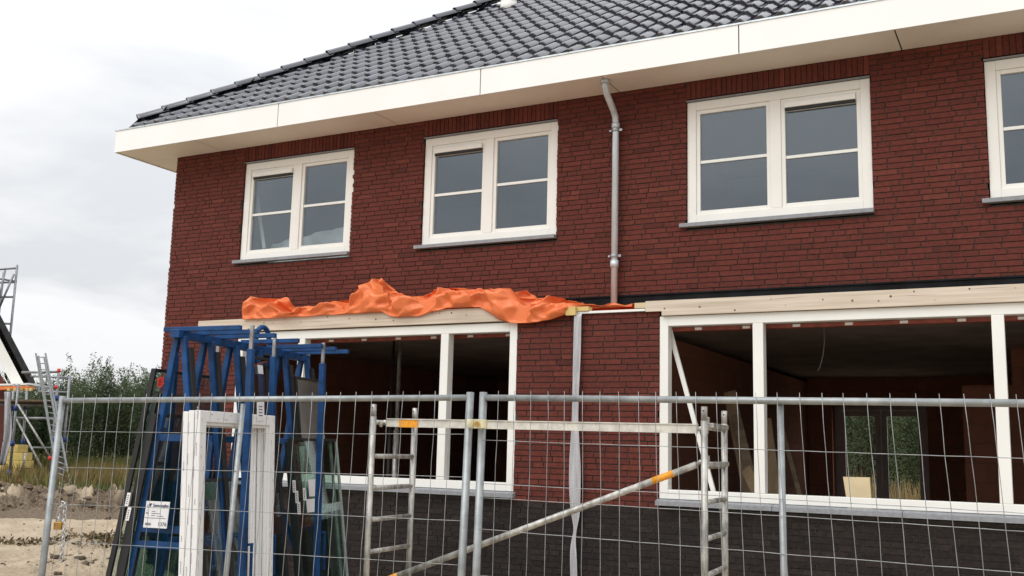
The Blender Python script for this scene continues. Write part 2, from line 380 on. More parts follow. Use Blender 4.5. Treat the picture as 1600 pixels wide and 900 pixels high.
# ground-floor window frames, still without glass
def big_window(x0, x1, ms):
    mb = MB(); Y0, Y1 = BAY+.006, BAY+.12; w = .088
    mb.box(x0, x0+w, Y0, Y1, LZB, LZT); mb.box(x1-w, x1, Y0, Y1, LZB, LZT)
    mb.box(x0+w, x1-w, Y0, Y1, LZT-w-.01, LZT); mb.box(x0+w, x1-w, Y0, Y1, LZB, LZB+w)
    for m in ms: mb.box(m-.05, m+.05, Y0, Y1, LZB+w, LZT-w-.01)
    mb.cm = 0
    wn = mb.build('window', M['white'], house, bevel=.005)
    mb = MB(); x = x0-.02
    while x < x1+.03:
        q = min(x+1.12, x1+.03); mb.box(x+.002, q-.002, BAY-.065, BAY+.005, LZB-.062, LZB-.022)
        mb.hexa([(x+.002, BAY-.065, LZB-.0218), (q-.002, BAY-.065, LZB-.0218), (q-.002, BAY+.005, LZB-.0218), (x+.002, BAY+.005, LZB-.0218),
                 (x+.002, BAY-.063, LZB-.02), (q-.002, BAY-.063, LZB-.02), (q-.002, BAY+.005, LZB-.003), (x+.002, BAY+.005, LZB-.003)]); x = q
    mb.build('window_sill', M['stone'], wn, root=house, bevel=.002)
for w in LW: big_window(*w)
# timber beams over the bay, with knots
def beam(x0, x1, z0, z1, notch=0):
    mb = MB(); ya, yb = BAY-.034, BAY+.06
    if notch: mb.box(x0, x0+notch, ya, yb, z0+.045, z1); mb.box(x0+notch, x1, ya, yb, z0, z1)
    else: mb.box(x0, x1, ya, yb, z0, z1)
    mk = mb; mk.cm = 1; x = x0+.2
    while x < x1-.1:
        z = random.uniform(z0+.02, z1-.02); r = random.uniform(.004, .011)
        mk.tube([(x, ya-.0012, z), (x, ya+.002, z)], [r, r], 9)
        if random.random() < .35:
            z2 = z+random.uniform(-.012, .012); l = random.uniform(.2, .5); mk.prism([(x, ya-.001, z), (x+l, ya-.001, z2), (x+l*.5, ya-.001, (z+z2)/2+.0025)], (0, .002, 0))
        x += random.uniform(.09, .4)
    mb.build('timber_beam', [M['wood'], M['knot']], house)
beam(-9.556, -5.06, e(1.352), e(1.506)); beam(-3.556, 1.06, e(1.342), e(1.492), .17)
# capping board on the pier, flashing, upstand plank
mb = MB(); mb.box(-4.33, -3.562, BAY-.03, BAY+.16, e(1.394), e(1.418)); mb.build('cap_board', M['white'], house, bevel=.003)
mb = MB(); mb.box(-3.80, -3.30, -.62, -.50, e(1.472), e(1.53)); mb.build('edge_plank', M['board'], house, bevel=.003)
mb = MB(); x = XB0
pts = []
mb.box(-5.6, XB1, -.016, -.004, e(1.48), e(1.712)); mb.box(-5.6, XB1, -.030, -.0165, e(1.700), e(1.716)); mb.build('black_flashing', M['membrane'], house)
# eaves
mb = MB(); XF0, XF1 = -11.789, XR+.632; YF = -.6; YE = YB+.6
js = [XF0, -8.7745, -5.7396, -2.6848, .37, XF1]
for a, b in zip(js, js[1:]): mb.box(a+.006, b-.006, YF, YF+.02, ZFB-.012, ZFT-.012)
for a, b in zip(np.linspace(YF+.0215, YE, 5), np.linspace(YF+.0215, YE, 5)[1:]):
    mb.box(XF0, XF0+.02, a+.002, b-.002, ZFB-.012, ZFT-.012); mb.box(XF1-.02, XF1, a+.002, b-.002, ZFB-.012, ZFT-.012)
mb.box(XF0+.021, XF1-.021, YE-.02, YE, ZFB-.012, ZFT-.012)
fa = mb.build('fascia', M['fascia'], house, bevel=.002)
mb = MB(); mb.box(XF0+.022, XF1-.022, YF+.022, YF+.05, ZFB+.01, ZFT-.02); mb.box(XF0+.022, XF0+.05, YF+.051, YE-.03, ZFB+.01, ZFT-.02); mb.build('fascia_backing', M['black'], fa, root=house)
mb = MB(); mb.box(XF0-.008, XF1+.008, YF-.010, YF+.03, ZFT-.0115, ZFT+.006); mb.box(XF0-.008, XF0+.03, YF+.0305, YE, ZFT-.0115, ZFT+.006); mb.build('eaves_trim', M['zinc'], fa, root=house)
mb = MB(); js = [XF0+.021, -10.27, -7.28, -4.235, -1.18, 1.86, XF1-.021]
for a, b in zip(js, js[1:]): mb.box(a+.007, b-.007, YF+.021, -.004 if a > -11 else -.006, ZFB, ZFB+.008)
mb.box(XF0+.021, XL-.002, .002, YB, ZFB, ZFB+.008); mb.box(XR+.002, XF1-.021, .002, YB, ZFB, ZFB+.008)
mb.build('soffit', M['soffit'], house)
mb = MB(); mb.box(XF0+.03, XF1-.03, YF+.06, YE-.03, ZFB+.012, ZFB+.02); mb.build('eaves_deck', M['black'], house)
# roof
PT = math.tan(R_(35.2)); ZE = ZFT-.035; RY = (YF+YE)/2; RH = (RY-YF)*PT
AL, AR = XF0+(RY-YF), XF1-(RY-YF)
mb = MB(); zz = ZE-.05
P0, P1, P2, P3 = (XF0+.03, YF+.03, zz), (XF1-.03, YF+.03, zz), (XF1-.03, YE-.03, zz), (XF0+.03, YE-.03, zz); T0, T1 = (AL, RY, zz+RH-.02), (AR, RY, zz+RH-.02)
mb.quad(P0, P1, T1, T0); mb.quad(P2, P3, T0, T1); mb.quad(P3, P0, T0); mb.quad(P1, P2, T1)
roof = mb.build('roof', M['tile'], house)
# pantiles of the front slope: curved, overlapping, each a little out of line
def pantiles(name, fn, nlen, slope, inside, W=.213, H=.345):
    mb = MB(); K = 7
    prof = [(0, .004), (.16, -.004), (.34, .000), (.50, .028), (.66, .058), (.82, .052), (1.0, .010)]
    rows = int(slope/H)+1; cols = int(nlen/W)+1
    for r in range(rows):
        for c in range(cols):
            a0 = c*W; s0 = r*H
            if not inside(a0+W*.5, s0+H*.5): continue
            mb.ct = random.random(); dz = random.uniform(-.005, .005); da = random.uniform(-.003, .003); ds = random.uniform(-.009, .009)
            k = len(mb.v)
            for (t, h) in prof:
                a = a0+da+t*W*1.04
                dip = .030*max(0, 1-abs(t-.68)/.42)   # rounded front edge
                s_f = s0-.03+ds-dip+.02
                mb.v.append(fn(a, s_f, h-.004+dz)); mb.v.append(fn(a, s_f, h+.032+dz)); mb.v.append(fn(a, s0+.012, h+.034+dz)); mb.v.append(fn(a, s0+H+.03, h+.002+dz))
            for i in range(len(prof)-1):
                b = k+i*4
                mb.face((b, b+4, b+5, b+1)); mb.face((b+1, b+5, b+6, b+2), True); mb.face((b+2, b+6, b+7, b+3), True)
            mb.face((k, k+1, k+2, k+3)); b = k+(len(prof)-1)*4; mb.face((b+3, b+2, b+1, b))
    return mb.build(name, M['tile'], roof, root=house, recalc=False)
CP, SP = math.cos(R_(35.2)), math.sin(R_(35.2))
def fr(a, s, h): return (XF0+a, YF+.055+s*CP-h*SP, ZE+.02+s*SP+h*CP)
LEN = XF1-XF0; SL = (RY-YF)/CP
pantiles('front_tiles', fr, LEN, SL, lambda a, s: s*CP < a+.06 and s*CP < LEN-a+.06 and .2 < a < LEN-.2)
def fl(a, s, h): return (XF0+s*CP-h*SP, YE-a, ZE+s*SP+h*CP)
pantiles('side_tiles', fl, YE-YF, SL, lambda a, s: s*CP < a-.02 and s*CP < (YE-YF)-a-.02 and .2 < a < YE-YF-.2)
def caps(p, q):
    p, q = Vector(p), Vector(q); d = (q-p); n = int(d.length/.36); d.normalize(); st = (q-p)/n
    side = d.cross(Vector((0, 0, 1))).normalized(); up = side.cross(d).normalized()
    for i in range(n):
        mb = MB(); mb.ct = random.random(); a = p+st*i-d*.02; b = p+st*(i+1)+d*.03; pr = []
        j = random.uniform(-.004, .004)
        for (pp, r, o) in ((a, .128, .018), (a+d*.03, .128, .018), (a+d*.05, .124, .016), (b+d*.02, .118, -.004)):
            ring = []
            for k in range(9):
                t = math.pi*(k/8); ring.append(tuple(pp+side*math.cos(t)*r+up*(math.sin(t)*r*.8+o-.035+j)))
            pr.append(ring)
        k0 = len(mb.v)
        for ring in pr: mb.v += ring
        for g in range(3):
            for k in range(8): mb.face((k0+g*9+k, k0+g*9+k+1, k0+g*9+k+10, k0+g*9+k+9), True)
        mb.build('ridge_tile', M['tile'], roof, root=house)
caps((XF0+.22, YF+.22, ZE+.235), (AL, RY, ZE+RH+.165))
caps((AL, RY, ZE+RH+.12), (AR, RY, ZE+RH+.12))
# round white roof outlet
vq = Vector(fr(0, 0, 0)); w = ray(795, 14); t = None
# meet the front slope
nrm = np.array([0, -SP, CP]); p0 = np.array(fr(0, 0, .02)); tt = ((p0-CAM) @ nrm)/(w @ nrm); vp = CAM+w*tt
mb = MB(); mb.tube([vp+np.array([0, 0, -.1]), vp+np.array([0, 0, .14])], .135, 24); mb.cm = 1
mb.tube([vp+np.array([0, 0, .1402]), vp+np.array([0, 0, .165])], [.15, .15], 24); mb.tube([vp+np.array([0, 0, .1652]), vp+np.array([0, 0, .25])], .075, 16)
mb.cm = 2; a, s = vp[0]-XF0, (vp[1]-YF)/CP
mb.hexa([fr(a-.2, s-.25, .03), fr(a+.2, s-.25, .03), fr(a+.2, s+.2, .03), fr(a-.2, s+.2, .03), fr(a-.17, s-.2, .06), fr(a+.17, s-.2, .06), fr(a+.17, s+.2, .06), fr(a-.17, s+.2, .06)])
mb.build('roof_outlet', [M['white'], M['black'], M['membrane']], house)
# downpipe
mb = MB(); dp = -4.245
mb.tube([(dp+.01, -.44, ZSOF-.02), (dp+.01, -.43, ZSOF-.08), (dp+.005, -.38, ZSOF-.14), (dp, -.16, ZSOF-.27), (dp, -.10, ZSOF-.33), (dp, -.085, ZSOF-.42), (dp, -.085, e(1.46))], .037, 16)
mb.tube([(dp+.01, -.44, ZSOF-.004), (dp+.01, -.44, ZSOF-.045)], .050, 16); mb.tube([(dp, -.085, e(2.02)), (dp, -.085, e(2.10))], .047, 16); mb.tube([(dp, -.085, ZSOF-.46), (dp, -.085, ZSOF-.40)], .046, 16)
pipe = mb.build('downpipe', M['zinc'], house)
for z in (e(3.60), e(2.15)):
    mb = MB(); mb.tube([(dp, -.085, z-.014), (dp, -.085, z+.014)], .050, 16); mb.box(dp-.012, dp+.012, -.04, .004, z-.008, z+.008)
    mb.box(dp+.045, dp+.082, -.097, -.073, z-.014, z+.014); mb.box(dp-.075, dp-.045, -.095, -.075, z-.01, z+.01)
    mb.build('pipe_bracket', M['steel'], pipe, root=house, bevel=.002)
mb = MB(); mb.tube([(-11.27, .62, ZSOF), (-11.27, .62, ZSOF-.06), (-11.24, .62, ZSOF-.12), (-11.21, .62, ZSOF-.2), (-11.21, .62, e(-1))], .04, 12); mb.build('downpipe', M['zinc'], house)
# ------------------------------------------------------------------ things on and in the house
# orange tarpaulin lying along the bay roof
TOP = [(392, 490), (398, 474), (425, 470), (447, 470), (462, 491), (480, 494), (486, 481), (500, 480), (512, 486), (545, 471), (556, 477), (566, 466), (572, 458), (585, 449), (593, 437), (603, 448), (608, 457), (624, 460), (648, 473), (660, 470), (690, 455), (735, 454), (752, 457), (784, 455), (797, 464), (818, 459), (836, 468), (880, 473), (912, 482), (935, 484), (985, 483)]
BOT = [(392, 499), (440, 497), (500, 493), (560, 490), (600, 488), (612, 494), (625, 496), (655, 494), (675, 488), (700, 482), (752, 480), (765, 488), (782, 500), (800, 505), (830, 505), (862, 500), (885, 492), (905, 486), (985, 482)]
tx = [(yp(u, v, -.70)[0], yp(u, v, -.70)[2]) for u, v in TOP]; bx = [(yp(u, v, -.96)[0], yp(u, v, -.96)[2]) for u, v in BOT]
def interp(tab, x): return float(np.interp(x, [p[0] for p in tab], [p[1] for p in tab]))
mb = MB(); NU, NW = 430, 64; X0, X1 = tx[0][0]+.13, tx[-1][0]; XP = yp(593, 440, -.7)[0]; XQ = yp(505, 490, -.7)[0]; XT = yp(890, 480, -.9)[0]; BT = e(1.512)
def ridged(p, f):
    q = Vector(p)*f; return 1-2*abs(noise.noise(q))
rf = random.Random(5)
FS = [[(rf.uniform(0, 6.28), f*rf.uniform(.8, 1.25), rf.random(), am) for f, am in ((1.0, .075), (1.6, .07), (2.5, .07), (3.8, .046), (6.2, .024), (9.5, .009))] for _ in range(2)]
def fold(x, y, s):
    r = 0
    for (d, f, ph, am) in FS[s]:
        q = (x*math.cos(d)+y*math.sin(d))*f+ph; q -= math.floor(q); r += am*(1-4*abs(q-.5))
    return r
for i in range(NU+1):
    u = i/NU; x = X0+(X1-X0)*u
    zt = max(interp(tx, x), BT+.02) + .015; zb = interp(bx, x)
    thin = min(1, (X1-x)/.9, (x-X0)/.12+.2); over = zb < BT+.01
    for j in range(NW+1):
        w = j/NW
        if w < .40: q = w/.40; y = -.36-.30*q; z = e(1.48)+(zt-e(1.48))*(q**.8)
        elif w < .55: q = (w-.40)/.15; y = -.66-.11*q; z = zt-.02*q
        else:
            q = (w-.55)/.45; yend = -.985 if over else -.945
            y = -.77+(yend+.77)*min(1, q*(2.6 if over else 1.35)) ; zend = zb if over else BT+.002
            z = (zt-.02)+(zend-(zt-.02))*(q**1.5 if over else q**1.15)
        p = Vector((x, y*2.2, z*1.7)); a = thin*math.sin(math.pi*min(1, max(.0, w)))**.5
        if w > .97: a *= .4
        arc = w*1.15; wx = x+.10*noise.noise(Vector((x*1.3, w*3, 1))); wy = arc+.10*noise.noise(Vector((x*1.3, w*3, 8)))
        k1 = fold(wx, wy, 0); k2 = fold(wx, wy, 1)
        a *= 1 if w > .3 else w/.3
        a *= 1-.6*min(1, max(0, 1-abs(x-XQ)/.5)); pk = max(0, 1-abs(x-XP)/.16)*math.sin(math.pi*min(1, w*1.05)); yy_ = 0
        z += .035*pk**1.3
        xx = x+a*k2*.6; yy = y-a*(k1+.02)*1.0; zz = z+a*(k1*.3 if w > .6 else k2*.13)
        tl = min(1, max(0, (x-XT)/.12)); yy += tl*.33; zz = zz*(1-tl)+tl*(e(1.478)+.012+.055*math.sin(math.pi*w)*(.7+.3*math.sin(x*23)))
        if tl < .5:
            if w < .72 or not over: zz = max(zz, BT+.001 if w > .25 else e(1.475))
            else: yy = min(yy, BAY-.046)
        if yy < BAY-.12: yy = BAY-.12+(yy-BAY+.12)*.3
        mb.v.append((xx, yy, zz))
for i in range(NU):
    for j in range(NW):
        a = i*(NW+1)+j; mb.face((a, a+1, a+NW+2, a+NW+1), True)
tarp = mb.build('tarpaulin', M['tarp'], label='crumpled orange plastic tarpaulin lying along the timber above the lower left window', cat='tarpaulin')
sm = tarp.modifiers.new('thick', 'SOLIDIFY'); sm.thickness = .003
# hanging grey strip
mb = MB(); k = 0; yy = BAY-.05
prof = [(1.425, .085, 0, .30), (1.40, .085, 0, 0), (1.36, .082, -.002, 0), (1.0, .078, -.006, 0), (.5, .074, -.012, 0), (.30, .075, -.012, 0), (.05, .10, -.010, 0), (-.15, .135, -.008, 0), (-.38, .14, -.008, 0), (-.50, .125, -.006, 0), (-.62, .10, .002, .0), (-.74, .04, .010, 0), (-.80, .032, .004, 0), (-.90, .055, -.014, 0), (-1.05, .075, -.004, 0), (-1.3, .08, .004, 0), (-1.70, .10, .02, 0)]
for i, (z, w, off, back) in enumerate(prof):
    for jx in range(7):
        t = jx/6-.5; cx = AX-.025+off
        crease = .012*math.sin(t*9+z*7)+.010*math.sin(t*5-z*4) if w > .07 and back == 0 and z < 1.3 else .004*math.sin(t*6)
        mb.v.append((cx+t*w, yy-.02-crease+(.18 if back else 0), e(z)))
for i in range(len(prof)-1):
    for jx in range(6): a = i*7+jx; mb.face((a, a+1, a+8, a+7), True)
o = mb.build('plastic_strip', M['strap'], label='long grey plastic film strip hanging down the brick pier between the windows', cat='plastic strip'); o.modifiers.new('s', 'SOLIDIFY').thickness = .004
o.modifiers.new('ss', 'SUBSURF').render_levels = 2
p = yp(901, 488, BAY-.05)
mb = MB(); mb.box(p[0]-.11, p[0]+.13, BAY-.045, BAY+.05, e(1.420), e(1.465)); mb.box(p[0]-.11, p[0]+.0, BAY-.085, BAY-.046, e(1.375), e(1.465)); mb.build('timber_offcut', M['ywood'], bevel=.003, label='small yellow timber offcut at the end of the orange tarpaulin', cat='timber block')
# interior odds and ends
def plank(name, p, q, w, t, m, label, cat, nrm=(0, 1, 0), group=None):
    mb = MB(); mb.bar(p, q, w, t, nrm); return mb.build(name, m, bevel=.003, label=label, cat=cat, group=group)
FL = e(-1.15)
def onfloor(u, v, y):  # stand point under the measured direction
    q = yp(u, v, y); return q
a = yp(1046, 514, BAY+.17); b = yp(1116, 772, BAY+.17)
d = (b-a); k = (FL+.01-a[2])/d[2]
plank('white_batten', a, a+d*k, .045, .03, M['white'], 'thin white batten leaning diagonally inside the lower right window', 'batten')
xw = AX+.15
def lean(name, u0, v0, u1, v1, y, w, t, m, label, cat='plank', group='planks leaning inside the right-hand room'):
    a = yp(u0, v0, y); b = yp(u1, v1, y-.25); d = b-a; k = (FL+.01-a[2])/d[2]
    return plank(name, a, a+d*k, w, t, m, label, cat, (0, 1, 0), group)
lean('leaning_plank', 1140, 612, 1171, 770, .9, .14, .03, M['oldwood'], 'tallest brown plank leaning behind the diagonal white batten')
lean('leaning_plank', 1150, 648, 1180, 770, .7, .10, .03, M['darkwood'], 'darker plank leaning just behind the scaffold post inside the window')
lean('leaning_plank', 1166, 733, 1184, 772, .3, .11, .03, M['oldwood'], 'short pale plank leaning low beside the first white mullion')
lean('leaning_plank', 1196, 655, 1212, 775, 1.0, .13, .03, M['oldwood'], 'brown plank leaning right behind the first white mullion of the right window')
lean('leaning_plank', 1222, 668, 1252, 780, 1.2, .05, .03, M['darkwood'], 'slim dark plank leaning left of the beige board')
c0, c1, c2, c3 = yp(1317, 745, -.35), yp(1359, 746, -.35), yp(1362, 786, -.42), yp(1323, 784, -.42)
dn = np.array([0, 0, -.7])
mb = MB(); mb.prism([c0, c1, c2+(c2-c1)*4, c3+(c3-c0)*4], (0, .045, 0)); mb.build('insulation_board', M['board'], bevel=.003, label='pale beige board standing behind the sill of the right-hand window', cat='board')
a = yp(1290, 520, 1.2); mb = MB()
mb.tube([yp(1287, 505, 1.2), yp(1288, 535, 1.2), yp(1286, 555, 1.2), yp(1281, 574, 1.2), yp(1278, 579, 1.2)], .006, 6); mb.build('loose_cable', M['strap'], label='thin loose cable hanging from the ceiling of the right-hand room', cat='cable')
for (u, vt, vb, m, nm, lb, ct, r) in ((621, 556, 712, 'alu', 'steel_prop', 'silvery steel prop standing inside the lower left window', 'prop', .032), (611, 560, 712, 'black', 'black_pole', 'thin black pole standing beside the silvery prop inside', 'pole', .022)):
    a = yp(u, 640, .35); mb = MB(); mb.tube([(a[0], .35, FL), (a[0], .35, e(.2)), (a[0], .35, e(.201)), (a[0], .35, e(1.46))], [r*1.15, r*1.15, r*.75, r*.75], 12)
    mb.box(a[0]-.06, a[0]+.06, .29, .41, FL, FL+.008); mb.box(a[0]-.05, a[0]+.05, .3, .4, e(1.46), e(1.468)); mb.build(nm, M[m], label=lb, cat=ct)
# film behind the upper left window
mb = MB(); n = 40
for i in range(n+1):
    x = -9.74+1.62*i/n; top = .34+.10*noise.noise(Vector((x*1.8, 3, 0)))-.22*max(0, abs(x+8.35)-.25)*.6
    for j in range(13):
        w = j/12; mb.v.append((x+.03*noise.noise(Vector((x*6, w*4, 2))), .30+.25*w+.05*(1-4*abs((x*2.2+w*1.7) % 1-.5))*(1-w*.4)+.03*noise.noise(Vector((x*5, w*5, 6))), e(1.71)+(ZB-e(1.71)+.14+top)*w**.6))
for i in range(n):
    for j in range(12): a = i*13+j; mb.face((a, a+1, a+14, a+13), True)
mb.build('plastic_sheet', M['filmwhite'], label='crumpled milky plastic film heaped behind the upper leftmost window', cat='plastic sheet')
plank('white_batten', yp(398, 288, .35), yp(413, 388, .26)*1.0, .05, .02, M['white'], 'pale strip leaning behind the glass of the upper leftmost window', 'batten')
# ------------------------------------------------------------------ FENCE
WIRE = 0
def ground_to(p, q, h=0.0):
    "extend the line p->q down to height h"
    d = q-p; return p+d*((h-p[2])/d[2])
def fence_panel(label, posts, mids, rail_drop, hs):
    a_t, a_b = posts[0]; b_t, b_b = posts[1]
    a0, b0 = ground_to(a_t, a_b), ground_to(b_t, b_b)
    root = thing('site_fence', label, 'fence panel', tuple((a0+b0)/2), 'temporary site fence panels')
    for t, b in posts:
        mb = MB(); mb.tube([t, ground_to(t, b, .03)], .022, 14); mb.build('post', M['galv'], root)
    ta = a_t+(a0-a_t)*rail_drop; tb = b_t+(b0-b_t)*rail_drop
    d = tb-ta; L = np.linalg.norm(d)
    mb = MB(); mb.tube([ta, tb], .0175, 14); mb.build('top_rail', M['galv'], root)
    ba = ta+(a0-a_t)*.93; bb = tb+(b0-b_t)*.93
    mb = MB(); mb.tube([ba, bb], .0175, 12); mb.build('bottom_rail', M['galv'], root)
    for t, b in mids:
        mb = MB(); mb.tube([t, ground_to(t, b, .1)], .0165, 12); mb.build('middle_post', M['galv'], root)
    n = int(round(L/.104)); mb = MB(); da, db = (a0-a_t)/np.linalg.norm(a0-a_t), (b0-b_t)/np.linalg.norm(b0-b_t)
    nrm = np.cross(d/L, [0, 0, 1]); nrm = nrm/np.linalg.norm(nrm)*(-1 if np.cross(d/L, [0, 0, 1])[1] > 0 else 1)
    off = nrm*.018
    def pt(k, s):
        q = ta+d*k; dd = da*(1-k)+db*k; return q+dd*s+off
    for i in range(1, n):
        k = (i+random.uniform(-.06, .06))/n; pts = [pt(k, -.038)]; ph = random.uniform(-1, 1)
        for s in (.1, .235, .36, .48, .60, .725, .85, .965, 1.21, 1.455, 1.70, 1.8):
            pts.append(pt(k, s)+d/L*(.0026*math.sin(s*5+ph*3)+random.uniform(-.0015, .0015))+nrm*random.uniform(-.002, .004))
        mb.tube(pts, .0017, 5)
    for s in hs:
        dip = random.uniform(-.012, .004); pts = []
        for i in range(n+1):
            k = i/n; pts.append(pt(k, s+dip*math.sin(math.pi*k)+random.uniform(-.0012, .0012))-nrm*.004)
        mb.tube(pts, .0018, 5)
    mb.build('wire_mesh', M['wire'], root)
    return root
fence_panel('left galvanised wire fence panel in front of the blue glass rack', [(at(98, 619, 6.9), at(65, 900, 6.82)), (at(735, 613, 5.78), at(721, 900, 5.74))], [(at(380, 631, 6.36), at(353, 900, 6.30))], .0145, [.205, .44, .675, .91, 1.15, 1.39, 1.63, 1.80])
fence_panel('right galvanised wire fence panel in front of the scaffold tower', [(at(755.5, 613, 5.74), at(744, 900, 5.70)), (cf(2.741, 4.15, .275), cf(2.80, 4.12, -.5))], [(at(1219, 632, 4.96), at(1225, 900, 4.93))], .0145, [.235, .47, .545, .712, .955, 1.2, 1.44, 1.68, 1.80])
# clamp joining the two panels
p = at(745.5, 662.5, 5.715); mb = MB()
ux = GR; 
def cbox(c, w, d, h, mb):
    c = np.array(c); f = GF; q = []
    for z in (-1, 1):
        for (a, b) in ((-1, -1), (1, -1), (1, 1), (-1, 1)): q.append(c+ux*a*w/2+f*b*d/2+np.array([0, 0, z*h/2]))
    mb.hexa(q)
cbox(p-GF*.032, .098, .012, .050, mb); cbox(p+GF*.028, .098, .012, .050, mb)
mb.tube([p-GF*.045, p+GF*.045], .007, 8)
for s in (-1, 1): mb.tube([p+ux*.036*s-GF*.03+np.array([0, 0, -.024]), p+ux*.036*s-GF*.03+np.array([0, 0, .024])], .022, 12)
fc = mb.build('fence_clamp', M['coupler'], bevel=.003, label='cream metal clamp bolted round the two middle fence posts', cat='clamp')
mb = MB(); mb.tube([p-GF*.039, p-GF*.052], .014, 6); mb.build('bolt', M['brass'], fc)
# chain and padlock
mb = MB(); zc = 6.86
path = [at(u, v, zc) for u, v in ((92, 812), (91, 800), (95, 791), (99, 787), (102, 790), (101, 802), (100.5, 815), (100, 830), (99, 842), (97.5, 855), (96, 868), (94.5, 879))]
cur = []; tot = 0
for a, b in zip(path, path[1:]):
    l = np.linalg.norm(b-a); n = max(1, int(round(l/.026)))
    for i in range(n): cur.append((a+(b-a)*i/n, (b-a)/l))
for i, (c, d) in enumerate(cur):
    d = Vector(d); s = d.cross(Vector(GF)).normalized() if i % 2 else Vector(GF)*.9+d.cross(Vector(GF))*.43
    ring = [Vector(c)+d*(.019*math.cos(a))+s*(.0105*math.sin(a)) for a in [k*math.pi/5 for k in range(11)]]
    mb.tube(ring, .0040, 6, caps=False)
mb.build('chain', M['chain'], label='zinc chain hanging from the wire beside the left end fence post', cat='chain')
p = at(91, 819, zc); mb = MB(); cbox(p-np.array([0, 0, .01]), .052, .022, .05, mb)
pk = mb.build('padlock', M['brass'], bevel=.004, label='brass padlock hanging from the zinc chain on the fence', cat='padlock')
mb = MB(); mb.tube([p+ux*(.016*math.cos(a))+np.array([0, 0, .012+.034*math.sin(a)]) for a in [k*math.pi/8 for k in range(9)]], .0042, 8); mb.build('shackle', M['steel'], pk)
# ------------------------------------------------------------------ SCAFFOLD TOWER
TL = 2.71
def tw(t, s, h): return cf(-1.10+.919*t+.395*s, 8.4-.395*t+.919*s, h)
tower = thing('scaffold_tower', 'grey aluminium mobile scaffold tower frame with orange taped braces before the brick wall', 'scaffold tower', tuple(tw(TL/2, .35, -EYE)))
TOPH = .335; RH_ = [.19, -.084, -.336, -.588, -.840, -1.092, -1.344, -1.596]
for t in (0, TL):
    for s in (0, .70):
        mb = MB(); mb.tube([tw(t, s, -EYE+.02), tw(t, s, TOPH-.10)], .0245, 14); mb.tube([tw(t, s, TOPH-.10), tw(t, s, TOPH)], .0225, 14)
        po = mb.build('post', M['alu'], tower)
        mb = MB(); mb.tube([tw(t, s-.0245, TOPH-.03), tw(t, s-.0235, TOPH-.03)], .006, 8); mb.build('pin_hole', M['black'], po, root=tower)
    for h in RH_:
        mb = MB(); mb.tube([tw(t, .0, h), tw(t, .70, h)], .0195, 12); mb.build('rung', M['alu'], tower)
def brace(name, a, b, kind):
    mb = MB(); pa, pb = np.array(a), np.array(b)
    if kind == 'u':
        mb.bar(pa, pb, .034, .058); mb.bar(pa+np.array([0, 0, .034]), pb+np.array([0, 0, .034]), .052, .008)
        m = M['alu_beam']
    else: mb.tube([pa, pb], .0245, 14); m = M['alu']
    d = (pb-pa)/np.linalg.norm(pb-pa)
    for q, sg in ((pa, -1), (pb, 1)):     # hooks over the rungs
        mb.tube([q, q+d*.03*sg+np.array([0, 0, .012]), q+d*.055*sg+np.array([0, 0, .004]), q+d*.065*sg-np.array([0, 0, .03])], .015, 10)
    return mb.build(name, m, tower), pa, pb
def tape(par, pa, pb, k0, k1, r, square):
    mb = MB(); a = pa+(pb-pa)*k0; b = pa+(pb-pa)*k1
    if square: mb.bar(a, b, .039, .063)
    else: mb.tube([a, b], r, 14)
    mb.build('tape', M['tape'], par, root=tower)
br, a, b = brace('horizontal_brace', tw(.10, .06, .185), tw(TL-.06, .06, .175), 'u'); tape(br, a, b, .045, .115, 0, True)
br, a, b = brace('diagonal_brace', tw(TL-.07, .065, -.075), tw(.06, .065, -1.085), 'r'); tape(br, a, b, .065, .125, .0255, False); tape(br, a, b, .925, .965, .0255, False)
br, a, b = brace('lower_brace', tw(.06, .10, -1.10), tw(TL-.06, .10, -1.10), 'r')
for h, s in ((.19, .20), (-.084, .18)):
    mb = MB(); mb.bar(tw(TL+.03, .06, h+.014), tw(TL+.03, .62, h+.014), .045, .035); mb.tube([tw(TL, .10, h+.01), tw(TL, .10, h+.075)], .017, 10); mb.build('rung_bracket', M['alu'], tower, bevel=.006)
# ------------------------------------------------------------------ GLASS RACK
AV = GR*.289+GF*.957; PV = GR*.957-GF*.289
def rk(t, s, h): return cf(-2.455+.289*t+.957*s, 7.48+.957*t-.289*s, h)
rack = thing('glass_rack', 'blue steel A-frame glass transport rack loaded with panes behind the left fence panel', 'glass rack', tuple(rk(1, 0, -EYE)))
mb = MB(); mb.bar(rk(-.02, 0, .775), rk(2.02, 0, .775), .075, .06); mb.build('ridge_beam', M['blue'], rack, bevel=.004)
RT = .78
ls = lambda h: (RT-h)*.138
rs = lambda h: .02+(RT-h)*.150
for t in (.05, .40, .76, 1.12, 1.55, 1.95):
    for sg, f in ((-1, ls), (1, rs)):
        mb = MB(); mb.bar(rk(t, sg*(f(RT-.02)+.015), RT-.02), rk(t, sg*(f(-1.66)+.015), -1.66), .043, .043, tuple(AV)); lg = mb.build('leg', M['blue'], rack, bevel=.004)
        mb = MB(); mb.bar(rk(t+.03, sg*(f(.68)+.048), .68), rk(t+.03, sg*(f(-1.60)+.048), -1.60), .05, .016, tuple(PV)); mb.build('rubber_strip', M['black'], lg, root=rack)
    for h in ((.02, -.74) if t != .05 else (.02, -.63, -.74)):
        mb = MB(); mb.bar(rk(t, -ls(h)+.01, h), rk(t, rs(h)-.01, h), .045, .05); mb.build('crossbar', M['blue'], rack, bevel=.003)
    mb = MB(); mb.bar(rk(t, -.62, -1.68), rk(t, .68, -1.68), .06, .06); mb.build('base_crossbar', M['blue'], rack, bevel=.003)
